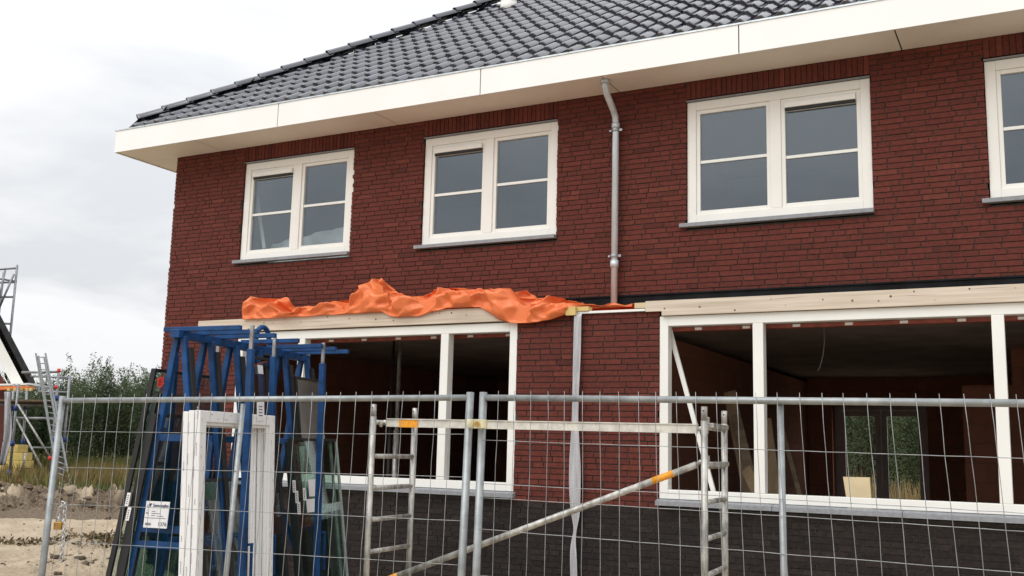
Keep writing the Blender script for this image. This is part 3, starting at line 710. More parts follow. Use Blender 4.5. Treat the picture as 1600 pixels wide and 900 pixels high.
for s in (-.60, -.02, .64):
    mb = MB(); mb.bar(rk(-.05, s, -1.675 if s == -.02 else -1.70), rk(2.05, s, -1.675 if s == -.02 else -1.70), .07, .07); mb.build('base_beam', M['blue'], rack, bevel=.004)
for (t0, t1) in ((.40, .05), (1.12, 1.55)):
    mb = MB(); mb.bar(rk(t0, .10, .02), rk(t1, .26, -.95), .035, .035); mb.build('diagonal_strut', M['blue'], rack, bevel=.003)
for t, s0, s1 in ((.06, -.14, .50), (.30, -.02, .50), (.56, -.02, .50), (.93, -.02, .50), (1.34, -.02, .50), (1.60, -.02, .50), (1.842, -.02, .50)):
    mb = MB(); mb.bar(rk(t, s0, .812), rk(t, s1, .822), .040, .034); mb.build('arm', M['blue'], rack, bevel=.003)
for (t, s, top) in ((.157, .535, .675), (.90, .30, .69), (1.366, .50, .675), (.66, -.45, .68), (1.26, -.45, .68)):
    b = s+(.06 if s > 0 else -.02)
    mb = MB(); mb.bar(rk(t, s, top), rk(t, b, -1.66), .046, .046, tuple(AV)); po = mb.build('upright_post', M['blue'], rack, bevel=.004)
    mb = MB(); mb.bar(rk(t, s, top+.001), rk(t, s, .85), .026, .018, tuple(AV)); mb.build('locking_pin', M['steel'], po, root=rack)
    if s > 0:
        mb = MB(); q = b-.005; mb.bar(rk(t+.04, q, -.72), rk(t+.10, q, -.72), .016, .016); mb.bar(rk(t+.09, q, -.72), rk(t+.09, q+.01, -1.02), .016, .016, tuple(AV)); mb.build('post_handle', M['blue'], po, root=rack)
mb = MB(); c = rk(1.22, 0, .84); ang = [math.pi*k/12 for k in range(13)]
ring = [rk(1.22-.14, 0, .80)]+[rk(1.22-.105*math.cos(a), 0, .87+.10*math.sin(a)) for a in ang]+[rk(1.22+.14, 0, .80)]
mb.tube(ring, .022, 10); mb.build('lifting_eye', M['blue'], rack)
# sign on the rack end
def text(body, size, org, ex, ez, name, m, parent, root, ext=.0006, align='LEFT', bold=0):
    cu = bpy.data.curves.new('tx', 'FONT'); cu.body = body; cu.size = size; cu.align_x = align; cu.extrude = ext; cu.offset = bold; cu.resolution_u = 3
    o = bpy.data.objects.new('tx', cu); COL.objects.link(o); dg = bpy.context.evaluated_depsgraph_get()
    me = bpy.data.meshes.new_from_object(o.evaluated_get(dg)); bpy.data.objects.remove(o)
    ex, ez = Vector(ex), Vector(ez); ey = ez.cross(ex)
    mb = MB(); mb.v = [tuple(Vector(org)+ex*v.co.x+ez*v.co.y-ey*v.co.z) for v in me.vertices]
    for p in me.polygons: mb.face(tuple(p.vertices))
    bpy.data.meshes.remove(me); return mb.build(name, m, parent, root=root)
UZ = np.array([0, 0, 1.0]); st, s0, s1, h0, h1 = -.045, -.118, .075, -.615, -.43
tilt = lambda h: .138*(h-h0)
def sg(x, z, o=0): return rk(st-o, s0+tilt(h0+z)*0+x, h0+z)
mb = MB(); mb.hexa([sg(0, 0), sg(s1-s0, 0), rk(st+.006, s1, h0), rk(st+.006, s0, h0), sg(.012, h1-h0), sg(s1-s0+.012, h1-h0), rk(st+.006, s1+.012, h1), rk(st+.006, s0+.012, h1)])
sign = mb.build('label_plate', M['paper'], rack); W_ = s1-s0
text('Semcoglas', .031, sg(.070, .147, .002), PV, UZ, 'lettering', M['ink_blue'], sign, rack, bold=.0004)
text('1376', .037, sg(.118, .016, .002), PV, UZ, 'lettering', M['ink'], sign, rack)
text('D', .024, sg(.020, .142, .002), PV, UZ, 'lettering', M['ink'], sign, rack)
text('1', .016, sg(.022, .117, .002), PV, UZ, 'lettering', M['ink'], sign, rack); text('N', .018, sg(.018, .096, .002), PV, UZ, 'lettering', M['ink'], sign, rack, bold=.0005)
mb = MB(); mb.prism([sg(.036, .168, .001), sg(.062, .170, .001), sg(.046, .142, .001)], -AV*.001); mb.build('emblem', M['ink_blue'], sign, root=rack)
mb = MB()
for (x, z, w) in ((.062, .112, .03), (.062, .098, .075), (.060, .084, .03), (.105, .081, .055), (.01, .066, .17)): mb.hexa([sg(x, z, .001), sg(x+w, z, .001), sg(x+w, z, .0), sg(x, z, 0), sg(x, z+.004, .001), sg(x+w, z+.004, .001), sg(x+w, z+.004, 0), sg(x, z+.004, 0)])
x = .014
while x < .062:
    w = random.choice((.002, .003, .0045)); mb.hexa([sg(x, .016, .001), sg(x+w, .016, .001), sg(x+w, .016, 0), sg(x, .016, 0), sg(x, .034, .001), sg(x+w, .034, .001), sg(x+w, .034, 0), sg(x, .034, 0)]); x += w+.002
mb.build('small_print', M['ink'], sign, root=rack)
# ------------------------------------------------------------------ PANES ON THE RACK
def pane(label, t0, t1, h0, h1, sf, thick=.026, stickers=(), face=1, gm='thinglass', pale=False, edge=False, group='glass panes standing on the blue rack'):
    "insulating pane: sheet with black edge seal, leaning; sf(h) = position across the rack"
    root = thing('double_glazing', label, 'glass pane', tuple(rk((t0+t1)/2, sf(h0), h0)), group)
    def hx(mb, a, b, c, d, th, o=0): mb.hexa([rk(a, sf(c)-th/2+o, c), rk(b, sf(c)-th/2+o, c), rk(b, sf(c)+th/2+o, c), rk(a, sf(c)+th/2+o, c), rk(a, sf(d)-th/2+o, d), rk(b, sf(d)-th/2+o, d), rk(b, sf(d)+th/2+o, d), rk(a, sf(d)+th/2+o, d)])
    w = .022
    mb = MB(); hx(mb, t0+w+.001, t1-w-.001, h0+w+.001, h1-w-.001, .008); mb.build('sheet', M[gm], root)
    mb = MB(); hx(mb, t0, t0+w, h0, h1, thick); hx(mb, t0+w, t1-w, h0, h0+w, thick); hx(mb, t0+w, t1-w, h1-w, h1, thick); 
    if not pale: hx(mb, t1-w, t1, h0, h1, thick)
    mb.build('edge_seal', M['black'], root, bevel=.002)
    if pale:
        mb = MB(); hx(mb, t1-.012, t1, h0, h1, thick*.9); mb.build('glass_rim', M['paleedge'], root)
    mb = MB()
    for o in ((-.5, .5) if edge else ()): hx(mb, t0-.002, t0-.0005, h0, h1, .0035, o*thick*.8)
    if edge: mb.build('glass_edge', M['greenedge'], root)
    for (a, b, c, d, m) in stickers:
        mb = MB(); hx(mb, a, b, c, d, .0015, face*(thick/2+.002)); mb.build('sticker', M[m], root)
    return root
B0 = -1.63
off = lambda top, slope, h1: (lambda h: top+math.copysign(1, top)*(h1-h)*slope)
pane('tall outermost pane on the left end of the rack, black edged', .0, .95, B0, .52, off(-.168, .165, .52), thick=.040, stickers=((.0, .004, .0, .001, 'paper'),), face=-1)
pane('dark pane second from outside on the left of the rack', .02, .85, B0, .34, off(-.145, .155, .34), thick=.040, face=-1, edge=True)
pane('lower pane on the left of the rack, third from outside', -.01, .70, B0, .19, off(-.125, .146, .19), thick=.040, face=-1)
pane('pane resting against the left legs behind the rack label', .03, .9, B0, .05, off(-.105, .143, .05), thick=.040, face=-1)
pane('tall narrow pane standing in the middle of the rack between two posts', .90, 1.25, B0, .70, off(.085, .150, .70), stickers=((.98, 1.06, .56, .63, 'paper'),))
pane('silvery reflecting pane high on the right end of the rack', 1.62, 2.08, -.02, .585, off(.105, .150, .585), stickers=((1.70, 1.73, .02, .05, 'paper'),), gm='coated', pale=True)
pane('wide pane on the right end of the rack with white stickers', 1.34, 2.19, B0, .05, off(.255, .150, .05), stickers=((1.56, 1.73, -.44, -.30, 'paper'), (1.50, 1.66, -.57, -.46, 'paper')), pale=True, edge=True)
pane('inner wide pane on the right end of the rack', 1.36, 2.14, B0, .04, off(.222, .150, .04), pale=True)
pane('innermost wide pane on the right end of the rack', 1.38, 2.02, B0, .01, off(.190, .150, .01), pale=True, edge=True)
pane('low pane behind the white window frames on the rack', .0, .82, B0, -.27, off(.205, .145, -.27), stickers=((.1, .3, -.42, -.30, 'greenedge'),))
pane('slim pane beside the right edge of the white window frames', .88, 1.22, B0, -.12, off(.215, .15, -.12), stickers=((.92, 1.05, -.45, -.27, 'paper'),))
# paper tags on the pane edges and red ribbon
def tag_strip(t, s, h, w, l, sl, label):
    mb = MB(); mb.hexa([rk(t, s, h), rk(t, s+w, h), rk(t+.003, s+w, h), rk(t+.003, s, h), rk(t, s+sl, h+l), rk(t, s+w+sl, h+l), rk(t+.003, s+w+sl, h+l), rk(t+.003, s+sl, h+l)])
    mb.cm = 1
    for k in range(5):
        z = h+l*(.15+.15*k); o = sl*(.15+.15*k); mb.hexa([rk(t-.001, s+w*.25+o, z), rk(t-.001, s+w*.7+o, z), rk(t, s+w*.7+o, z), rk(t, s+w*.25+o, z), rk(t-.001, s+w*.25+o, z+l*.06), rk(t-.001, s+w*.7+o, z+l*.06), rk(t, s+w*.7+o, z+l*.06), rk(t, s+w*.25+o, z+l*.06)])
    mb.build('paper_tag', [M['paper'], M['ink']], label=label, cat='paper tag', group='paper tags stuck on the pane edges')
tag_strip(-.008, -.315, -.475, .030, .095, .015, 'white paper tag on the left black pane edge, upper one')
tag_strip(-.008, -.300, -.578, .030, .095, .015, 'white paper tag on the left black pane edge, lower one')
for i, (du, dh) in enumerate(((0, 0), (.030, -.085), (.055, -.175), (.10, -.06))):
    tag_strip(1.33, .31+du, -.40+dh, .028, .10, -.012, ('highest slim paper tag on the black pane edges right of the white frames', 'second slim paper tag down on the black pane edges right of the white frames', 'lowest slim paper tag on the black pane edges right of the white frames', 'slim paper tag nearest the stickered pane on the rack')[i])
mb = MB(); c = rk(-.02, -.085, .42)
pts = [c+PV*(.024*math.cos(k*1.9)*(.5+.5*random.random()))+UZ*(.035*math.sin(k*2.7)) for k in range(14)]
for a, b in zip(pts, pts[1:]): mb.bar(a, b, .022, .004, tuple(AV))
mb.build('red_ribbon', M['red'], label='small red ribbon tied at the left end of the rack', cat='ribbon')
# ------------------------------------------------------------------ WHITE PVC WINDOW FRAMES
def pvc_frame(label, s, t0, t1, h1, lean=.10):
    sf = lambda h: s+(h1-h)/(h1+EYE)*lean
    W = .078; D = .042
    root = thing('plastic_window', label, 'window frame', tuple(rk((t0+t1)/2, sf(-EYE), -EYE)), 'white window frames leaning in front of the rack')
    def hx(mb, a, b, c, d, o0=0, o1=D): mb.hexa([rk(a, sf(c)-o1, c), rk(b, sf(c)-o1, c), rk(b, sf(c)-o0, c), rk(a, sf(c)-o0, c), rk(a, sf(d)-o1, d), rk(b, sf(d)-o1, d), rk(b, sf(d)-o0, d), rk(a, sf(d)-o0, d)])
    h0 = -EYE+.01
    for nm, (a, b, c, d) in (('stile', (t0, t0+W, h0, h1)), ('stile', (t1-W, t1, h0, h1)), ('top_rail', (t0+W+.0005, t1-W-.0005, h1-W, h1)), ('bottom_rail', (t0+W+.0005, t1-W-.0005, h0, h0+W))):
        mb = MB(); hx(mb, a, b, c, d); pr = mb.build(nm, M['pvc'], root, bevel=.004)
        mb = MB()                                     # printed protective film
        vert = nm == 'stile'
        if nm != 'bottom_rail':
            q = (c if vert else a)+.05; E_ = (d if vert else b)-.03
            while q < E_:
                l = random.uniform(.035, .06); 
                for k in range(random.randint(2, 6)):
                    q2 = q+k*l/6; w2 = l/6*random.uniform(.45, .8); cc = (a+b)/2+random.choice((-.014, .012))*0+(.018 if int(q*20) % 2 else -.016); hh = random.uniform(.004, .008)
                    if vert: hx(mb, cc-hh/2, cc+hh/2, q2, q2+w2, -.0008, -.0002)
                    else: cz = (c+d)/2+(.015 if int(q*20) % 2 else -.016); hx(mb, q2, q2+w2, cz-hh/2, cz+hh/2, -.0008, -.0002)
                q += l+random.uniform(.02, .05)
            if len(mb.v): mb.build('film_print', M['faint'], pr, root=root)
        if vert and a == t0:                           # print on the outer side
            mb = MB(); q = h0+.3
            while q < h1-.05:
                l = random.uniform(.04, .09); o = random.choice((.02, .036))
                for k in range(6): z = q+k*l/6; mb.hexa([rk(t0-.0008, sf(z)-o-.008, z), rk(t0-.0002, sf(z)-o-.008, z), rk(t0-.0002, sf(z)-o, z), rk(t0-.0008, sf(z)-o, z)]+[rk(t0-.0008, sf(z)-o-.008, z+l/9), rk(t0-.0002, sf(z)-o-.008, z+l/9), rk(t0-.0002, sf(z)-o, z+l/9), rk(t0-.0008, sf(z)-o, z+l/9)])
                q += l+random.uniform(.05, .16)
            mb.build('film_print', M['faint'], pr, root=root)
    mb = MB(); hx(mb, t0+W, t0+W+.022, h0+W, h1-W, .016, .038); hx(mb, t1-W-.022, t1-W, h0+W, h1-W, .016, .038); hx(mb, t0+W+.022, t1-W-.022, h1-W-.022, h1-W, .016, .038); mb.build('inner_rebate', M['pvc'], root, bevel=.003)
    return root
pvc_frame('frontmost white plastic window frame with printed film before the rack', .46, -.315, .70, .21)
pvc_frame('middle white plastic window frame of the three before the rack', .410, -.315, .69, .208)
pvc_frame('rearmost white plastic window frame of the three, leaning on the rack', .362, -.31, .66, .20)
mb = MB(); mb.hexa([rk(.42, .468, .16), rk(.52, .468, .17), rk(.52, .471, .17), rk(.42, .471, .16), rk(.40, .468, .30), rk(.50, .468, .31), rk(.50, .471, .31), rk(.40, .471, .30)]); mb.cm = 1
for k in range(4): z = .20+k*.022; mb.hexa([rk(.435-.003*k, .4712, z), rk(.49-.003*k, .4712, z), rk(.49-.003*k, .4716, z), rk(.435-.003*k, .4716, z)]+[rk(.435-.003*k, .4712, z+.008), rk(.49-.003*k, .4712, z+.008), rk(.49-.003*k, .4716, z+.008), rk(.435-.003*k, .4716, z+.008)])
mb.build('paper_note', [M['paper'], M['ink']], label='white paper note stuck on top of the front white window frame', cat='paper note')
# ------------------------------------------------------------------ BACKGROUND BUILDING SITE
hz = 41.0
nb = thing('neighbour_house', 'half-built brick house with white gable boards behind the scaffold at far left', 'house', tuple(at(-60, 755, hz+3)*np.array([1, 1, 0])))
def bp(u, v, dz=0): return at(u, v, hz+dz)
g0, ge, gp, ge2, g1 = bp(9, 760), bp(9, 600), bp(-66, 455), bp(-141, 600), bp(-141, 760)
for q in (g0, g1): q[2] = 0
DN = ray(8, 700)*np.array([1, 1, 0]); DN /= np.linalg.norm(DN); dp_ = DN*8
mb = MB(); mb.prism([g0, g1, ge2, gp, ge], dp_); mb.build('wall', M['sidebrick'], nb)
def slab(name, a, b, th, m, out, depth, fwd0=-.35, par=nb):
    a, b = np.array(a), np.array(b); d = (b-a)/np.linalg.norm(b-a); n = np.array([0, 0, 1.])-d*d[2]; n /= np.linalg.norm(n)
    mb = MB(); f = DN*fwd0; q = [a+n*out, b+n*out, b+n*(out+th), a+n*(out+th)]
    mb.prism([p+f for p in q], DN*depth); return mb.build(name, m, par)
ea, eb = bp(46, 603), bp(-66, 388)
slab('roof', ea, eb, .14, M['verge'], .02, 8.7, -.42); slab('verge_tile', ea, eb, .22, M['verge'], .03, .25, -.50)
slab('barge_board', bp(42, 607), bp(-70, 392), .42, M['white'], -.46, .06, -.46); slab('verge_soffit', bp(38, 608), bp(-70, 400), .03, M['cream'], -.50, .5, -.40)
slab('roof', bp(-66, 388), bp(-178, 603), .14, M['tile'], .02, 8.7, -.42)
mb = MB(); a, b = bp(-20, 603, -.6), bp(54, 601, -.6); mb.bar(a, b, .9, .07); mb.build('eaves_board', M['white'], nb)
# scaffold
sc = thing('scaffold', 'tubular steel scaffold with plank deck standing against the far brick house', 'scaffold', tuple(at(50, 755, 39)*np.array([1, 1, 0])))
def pole(name, pts, r, m, par=sc, z=(38, 38)):
    mb = MB(); mb.tube([at(u, v, zz) for (u, v), zz in zip(pts, np.linspace(z[0], z[1], len(pts)))], r, 8); return mb.build(name, M[m], par)
for pts, z in ((((29, 600), (14, 750)), 37.5), (((43, 600), (31, 745)), 39.5), (((92, 577), (77, 757)), 37.5), (((109, 587), (95, 748)), 39.5), (((22, 600), (8, 752)), 39.5)):
    po = pole('standard', pts, .048, 'scaf', z=(z, z))
    (u0, v0), (u1, v1) = pts
    for k in (.25, .62, .93): 
        c = at(u0+(u1-u0)*k, v0+(v1-v0)*k, z); mb = MB(); mb.tube([c-UZ*.09, c+UZ*.09], .075, 8); mb.build('coupler', M['bluepaint'], po, root=sc)
    c = at(u0+(u1-u0)*.9, v0+(v1-v0)*.9, z); mb = MB(); mb.tube([c, c-UZ*.75], .06, 8); mb.build('base_jack', M['bluepaint'], po, root=sc)
for a, b, z, r in (((34, 582), (93, 581), 37.5, .045), ((48, 588), (109, 590), 39.5, .04), ((55, 604), (93, 605), 37.5, .04), ((60, 612), (107, 613), 39.5, .04), ((22, 653), (88, 654), 37.5, .05), ((0, 632), (92, 633), 38.5, .06), ((0, 752), (76, 750), 37.5, .06), ((30, 699), (97, 700), 39.5, .04), ((14, 748), (31, 744), 38.5, .05), ((36, 744), (92, 746), 39.5, .05)):
    pole('ledger', (a, b), r, 'scaf', z=(z, z))
for a, b in (((28, 632), (78, 714)), ((26, 655), (74, 748)), ((40, 708), (34, 735))): pole('diagonal_brace', (a, b), .04, 'alu', z=(37.4, 37.4))
mb = MB(); mb.bar(at(-5, 627, 38.5), at(92, 628, 38.5), 2.0, .07); mb.build('plank_deck', M['darkwood'], sc)
mb = MB(); mb.bar(at(-6, 607, 38.0), at(49, 606, 38.0), .5, .12); dk = mb.build('eaves_plank', M['orangeboard'], sc)
for u in (12, 22, 31, 40, 46): mb = MB(); mb.bar(at(u, 608.5, 37.6), at(u+4, 608.4, 37.6), .1, .10); mb.build('timber_block', M['ywood'], dk, root=sc)
for (u, v, m) in ((92, 579, 'red'), (87, 605, 'red'), (78, 716, 'red'), (28, 752, 'red')):
    mb = MB(); c = at(u, v, 37.3); mb.tube([c-UZ*.07, c+UZ*.07], .06, 8); mb.build('marker_cap', M[m], sc)
sc2 = thing('scaffold', 'scaffold frame rising above the roof of the far house at the left edge', 'scaffold', tuple(at(10, 540, 44)*np.array([1, 1, 0])))
for pts, z in ((((27, 414), (14, 545), (3, 660)), 44.), (((6, 425), (-10, 560)), 46.), (((-16, 414), (-30, 545)), 44.)): pole('standard', pts, .05, 'scaf', sc2, (z, z))
for a, b in (((-20, 422), (26, 419)), ((-20, 432), (26, 440)), ((-22, 442), (24, 441)), ((-22, 464), (22, 464)), ((-26, 504), (17, 506)), ((-26, 525), (15, 526))): pole('ledger', (a, b), .045, 'scaf', sc2, (44, 44))
for a, b in (((8, 422), (-8, 500)), ((22, 428), (-6, 492))): pole('diagonal_brace', (a, b), .045, 'scaf', sc2, (43.9, 43.9))
# ladder leaning on the scaffold
lad = thing('ladder', 'long aluminium extension ladder leaning on the scaffold beside the far house', 'ladder', tuple(at(98, 757, 36.3)*np.array([1, 1, 0])))
def rail(a, b, z0, z1): 
    mb = MB(); mb.bar(at(*a, z0), at(*b, z1), .05, .045); mb.build('rail', M['galv'], lad)
rail((56, 552), (92, 752), 37.3, 36.2); rail((71, 552), (110, 760), 37.3, 36.2); rail((60, 556), (79, 678), 37.1, 36.5); rail((69, 558), (88, 662), 37.1, 36.6)
for k in range(21):
    q = k/21+.03; a = (56+36*q, 552+200*q); b = (71+39*q, 552+208*q); z = 37.3-1.1*q
    mb = MB(); mb.tube([at(*a, z), at(*b, z)], .018, 8); mb.build('rung', M['galv'], lad)
mb = MB(); mb.bar(at(84, 756, 36.2), at(110, 757, 36.2), .09, .06); mb.build('stabiliser_bar', M['alu_beam'], lad)
# insulation packs and plastic sheet
LB = ('bottom', 'second', 'third', 'fourth', 'top')
for k in range(5):
    z0 = k*.29; c = at(24+(0, -1, 1, 0, -3)[k], 750, 39.0); c[2] = z0; w = (.82, .80, .84, .74, .5)[k]; mb = MB(); q = []
    for z in (z0, z0+.28):
        for a, b in ((-1, -1), (1, -1), (1, 1), (-1, 1)): q.append(c+GR*a*w/2+GF*b*.4+UZ*(z-c[2]))
    mb.hexa(q); mb.build('insulation_pack', M['insul'], bevel=.02, label='%s yellow pack in the insulation stack beside the far scaffold' % LB[k], cat='insulation pack', group='yellow insulation packs stacked under the scaffold')
c = at(4, 752, 38.6); c[2] = 0; mb = MB(); q = []
for z in (0, .75):
    for a, b in ((-1, -1), (1, -1), (1, 1), (-1, 1)): q.append(c+GR*a*.12+GF*b*.3+UZ*z)
mb.hexa(q); mb.build('timber_stack', M['ywood'], bevel=.01, label='short upright yellow timber stack left of the insulation packs', cat='timber stack')
mb = MB(); n = 14
for i in range(n+1):
    k = i/n; v = 612+115*k; uc = 12-.5*k-13*max(0, k-.55)**1.3*1.6; w = 4.2+1.5*math.sin(k*3)
    for j in range(5): t = j/4-.5; mb.v.append(tuple(at(uc+2*t*w, v, 37.0+.12*math.sin(j*1.7+k*6))))
for i in range(n):
    for j in range(4): a = i*5+j; mb.face((a, a+1, a+6, a+5), True)
o = mb.build('plastic_sheet', M['strap'], label='long grey plastic sheet hanging from the far house eaves', cat='plastic sheet'); o.modifiers.new('s', 'SOLIDIFY').thickness = .02
# ------------------------------------------------------------------ GROUND
az = np.concatenate([np.arange(-180, 36, 3.), np.arange(38, 48, .5)*1.0, np.arange(48, 62, .085), np.arange(62, 180, 3.)]) - 0.0
az = np.unique(np.concatenate([np.arange(-180, 40, 3.), np.arange(40, 58, .085), np.arange(58, 180, 3.)]))
rr = np.unique(np.concatenate([[.4, 1.5, 3, 5, 7, 8.5], np.arange(9.5, 40, .13), np.geomspace(40, 900, 40)]))
A, RRm = np.meshgrid(np.radians(az), rr, indexing='ij')
gx = CAM[0]-np.sin(A)*RRm; gy = CAM[1]+np.cos(A)*RRm
dx, dy = gx-CAM[0], gy-CAM[1]
gz_ = dx*GF[0]+dy*GF[1]; gxx = dx*GR[0]+dy*GR[1]
hh = np.zeros_like(gx); soil = np.zeros_like(gx)
NX = noise
fine = (np.degrees(A) > 39.9) & (np.degrees(A) < 58.1) & (RRm > 9) & (RRm < 45)
def sstep(a, b, x): t = np.clip((x-a)/(b-a), 0, 1); return t*t*(3-2*t)
idx = np.argwhere(fine)
for i, j in idx:
    x, y = gx[i, j], gy[i, j]; z = gz_[i, j]; lx = gxx[i, j]
    n1 = noise.noise(Vector((x*.35, y*.35, 1))); n2 = noise.noise(Vector((x*1.3, y*1.3, 4))); n3 = noise.noise(Vector((x*4.2, y*4.2, 7))); n4 = noise.noise(Vector((x*11, y*11, 2)))
    rut = noise.noise(Vector((lx*.6, z*2.6, 11)))
    h = .05*n1+.05*n2+.034*n3+.010*n4+.04*rut
    side = float(sstep(-5.6, -7.0, lx))
    near = 22.8+1.1*noise.noise(Vector((lx*.22, 3, 0)))+.35*n2-.25*(lx+10)*.4; far = 35.0+.5*noise.noise(Vector((lx*.5, 9, 0)))+.35*n2
    d = float(sstep(near, near+1.6, z)*(1-sstep(far-2.4, far, z)))*side
    face = float(sstep(far-3.4, far-1.8, z)*(1-sstep(far+.4, far+1.2, z)))*side
    clod = abs(noise.noise(Vector((x*1.5, y*1.5, 21))))+.7*abs(noise.noise(Vector((x*3.3, y*3.3, 31))))+.35*abs(noise.noise(Vector((x*7.5, y*7.5, 41))))
    h += -.52*d+face*(.46*clod+.10*n3+.08*n4-.18)
    lump = math.exp(-((z-14.3)/.75)**2-((lx+5.95)/.9)**2); h += lump*(.16*clod+.02)*1.1
    lump2 = math.exp(-((z-17.7)/.9)**2)*float(sstep(-7.9, -6.9, lx)); h += lump2*.10*(.4+clod)
    hh[i, j] = h; soil[i, j] = min(1, max(0, 1.0*d*.85+face*(.50+1.1*n2-.25*(clod-.45))+lump2*.45+lump*.25*(.5+n3)+.12*n1))
near_house = np.ones_like(gx)
hh *= near_house
mea = sstep(35.2, 36.4, gz_)
v = np.stack([gx, gy, hh], -1).reshape(-1, 3); na, nr = A.shape
f = []
for i in range(na):
    i2 = (i+1) % na
    for j in range(nr-1): f.append((i*nr+j, i2*nr+j, i2*nr+j+1, i*nr+j+1))
f.append(tuple(i*nr for i in range(na-1, -1, -1)))
me = bpy.data.meshes.new('ground'); me.from_pydata(v.tolist(), [], f)
me.polygons.foreach_set('use_smooth', [True]*len(f))
a = me.attributes.new('soil', 'FLOAT', 'POINT'); a.data.foreach_set('value', soil.reshape(-1))
a = me.attributes.new('meadow', 'FLOAT', 'POINT'); a.data.foreach_set('value', mea.reshape(-1))
bm = bmesh.new(); bm.from_mesh(me); bmesh.ops.recalc_face_normals(bm, faces=bm.faces); bm.to_mesh(me); bm.free()
m, t, b, o = nt('sand'); N = t.nodes.new; L = t.links.new
b.inputs['Roughness'].default_value = .95; b.inputs['Specular IOR Level'].default_value = .15
tc = N('ShaderNodeTexCoord')
def nz(scale, det=6, st=None):
    n = N('ShaderNodeTexNoise'); n.inputs['Scale'].default_value = scale; n.inputs['Detail'].default_value = det
    if st: mp = N('ShaderNodeMapping'); mp.inputs['Scale'].default_value = st; mp.inputs['Rotation'].default_value = (0, 0, YA); L(tc.outputs['Object'], mp.inputs[0]); L(mp.outputs[0], n.inputs['Vector'])
    else: L(tc.outputs['Object'], n.inputs['Vector'])
    return n
def ramp(src, stops):
    r = N('ShaderNodeValToRGB'); els = r.color_ramp.elements
    while len(els) < len(stops): els.new(.5)
    for i, (p, c) in enumerate(stops): els[i].position = p; els[i].color = (*c, 1)
    L(src, r.inputs[0]); return r
def mixc(fac, a, b):
    x = N('ShaderNodeMix'); x.data_type = 'RGBA'; L(fac, x.inputs[0]); L(a, x.inputs[6]); L(b, x.inputs[7]); return x.outputs[2]
n1 = nz(1.1, 8); n2 = nz(14, 6)
sand = ramp(n1.outputs[0], [(.25, (.33, .26, .18)), (.5, (.43, .35, .25)), (.75, (.51, .425, .315))])
dark = ramp(n2.outputs[0], [(.3, (.085, .064, .046)), (.7, (.23, .175, .12))])
at1 = N('ShaderNodeAttribute'); at1.attribute_name = 'soil'; at2 = N('ShaderNodeAttribute'); at2.attribute_name = 'meadow'
ad = N('ShaderNodeMath'); ad.operation = 'MULTIPLY_ADD'; ad.inputs[1].default_value = .5; ad.inputs[2].default_value = -.25; L(n2.outputs[0], ad.inputs[0])
ad2 = N('ShaderNodeMath'); ad2.operation = 'ADD'; ad2.use_clamp = True; L(ad.outputs[0], ad2.inputs[0]); L(at1.outputs['Fac'], ad2.inputs[1])
rs_ = ramp(ad2.outputs[0], [(.12, (0, 0, 0)), (.62, (1, 1, 1))])
c = mixc(rs_.outputs[0], sand.outputs[0], dark.outputs[0])
gr = ramp(n1.outputs[0], [(.3, (.09, .085, .035)), (.7, (.17, .13, .06))])
c = mixc(at2.outputs['Fac'], c, gr.outputs[0]); L(c, b.inputs['Base Color'])
n3 = nz(9, 9); bp_ = N('ShaderNodeBump'); bp_.inputs['Distance'].default_value = .07; L(n3.outputs[0], bp_.inputs['Height']); L(bp_.outputs[0], b.inputs['Normal'])
me.materials.append(m); g = bpy.data.objects.new('ground', me); COL.objects.link(g); g['kind'] = 'structure'
# loose clods and stones
def clods(name, n, pos, rmin, rmax, m, label):
    rg = random.Random(3); V, Fc, ti = [], [], []
    bm = bmesh.new(); bmesh.ops.create_icosphere(bm, subdivisions=2, radius=1); bm.verts.ensure_lookup_table()
    bv = [v.co.copy() for v in bm.verts]; bf = [[v.index for v in f.verts] for f in bm.faces]; bm.free()
    zi = lambda x, y: 0
    for k in range(n):
        x, z = pos(rg); q = cf(x, z, -EYE); r = rmin*(rmax/rmin)**(rg.random()**2.2); b = len(V); sx, sy, sz = rg.uniform(.7, 1.5), rg.uniform(.7, 1.3), rg.uniform(.45, .8); o = Vector((rg.random()*50, k*3.1, 0)); a = rg.uniform(0, 6.28)
        j0 = np.argmin((gx-q[0])**2+(gy-q[1])**2); gzv = hh.reshape(-1)[j0]; t = rg.gauss(.5, .25)
        for v in bv:
            d = 1+.55*noise.noise(v*1.3+o)+.3*noise.noise(v*3+o); w = Vector((v.x*sx*d, v.y*sy*d, v.z*sz*d))*r
            V.append((q[0]+w.x*math.cos(a)-w.y*math.sin(a), q[1]+w.x*math.sin(a)+w.y*math.cos(a), gzv+w.z+r*.15))
        for f in bf: Fc.append(tuple(b+i for i in f)); ti.append(min(1, max(0, t)))
    mb = MB(); mb.v = V; mb.f = Fc; mb.mi = [0]*len(Fc); mb.t = ti; mb.sm = [False]*len(Fc)
    return mb.build(name, m, base=(0, 0, 0), kind='stuff', label=label, recalc=False)
M['clod'] = mat('dry_soil_clod', (.9, .9, .9), .95, var=.25, scale=9, spec=.1, bump=.02, bscale=14, attr=[(0, (.08, .06, .043)), (.5, (.16, .122, .087)), (1, (.31, .245, .175))])
def pface(rg): z = rg.gauss(33.9, 1.0); return rg.uniform(-.51, -.31)*z, z
clods('soil_clods', 300, pface, .025, .14, M['clod'], 'dry soil clods heaped along the far lip of the trench')
def psand(rg):
    if rg.random() < .35: z = rg.gauss(14.4, .35); return rg.gauss(-5.9, .45), z
    z = rg.uniform(13, 23); return rg.uniform(-.46, -.30)*z, z
clods('sand_lumps', 110, psand, .01, .07, M['clod'], 'small lumps and stones lying on the sand in front of the trench')
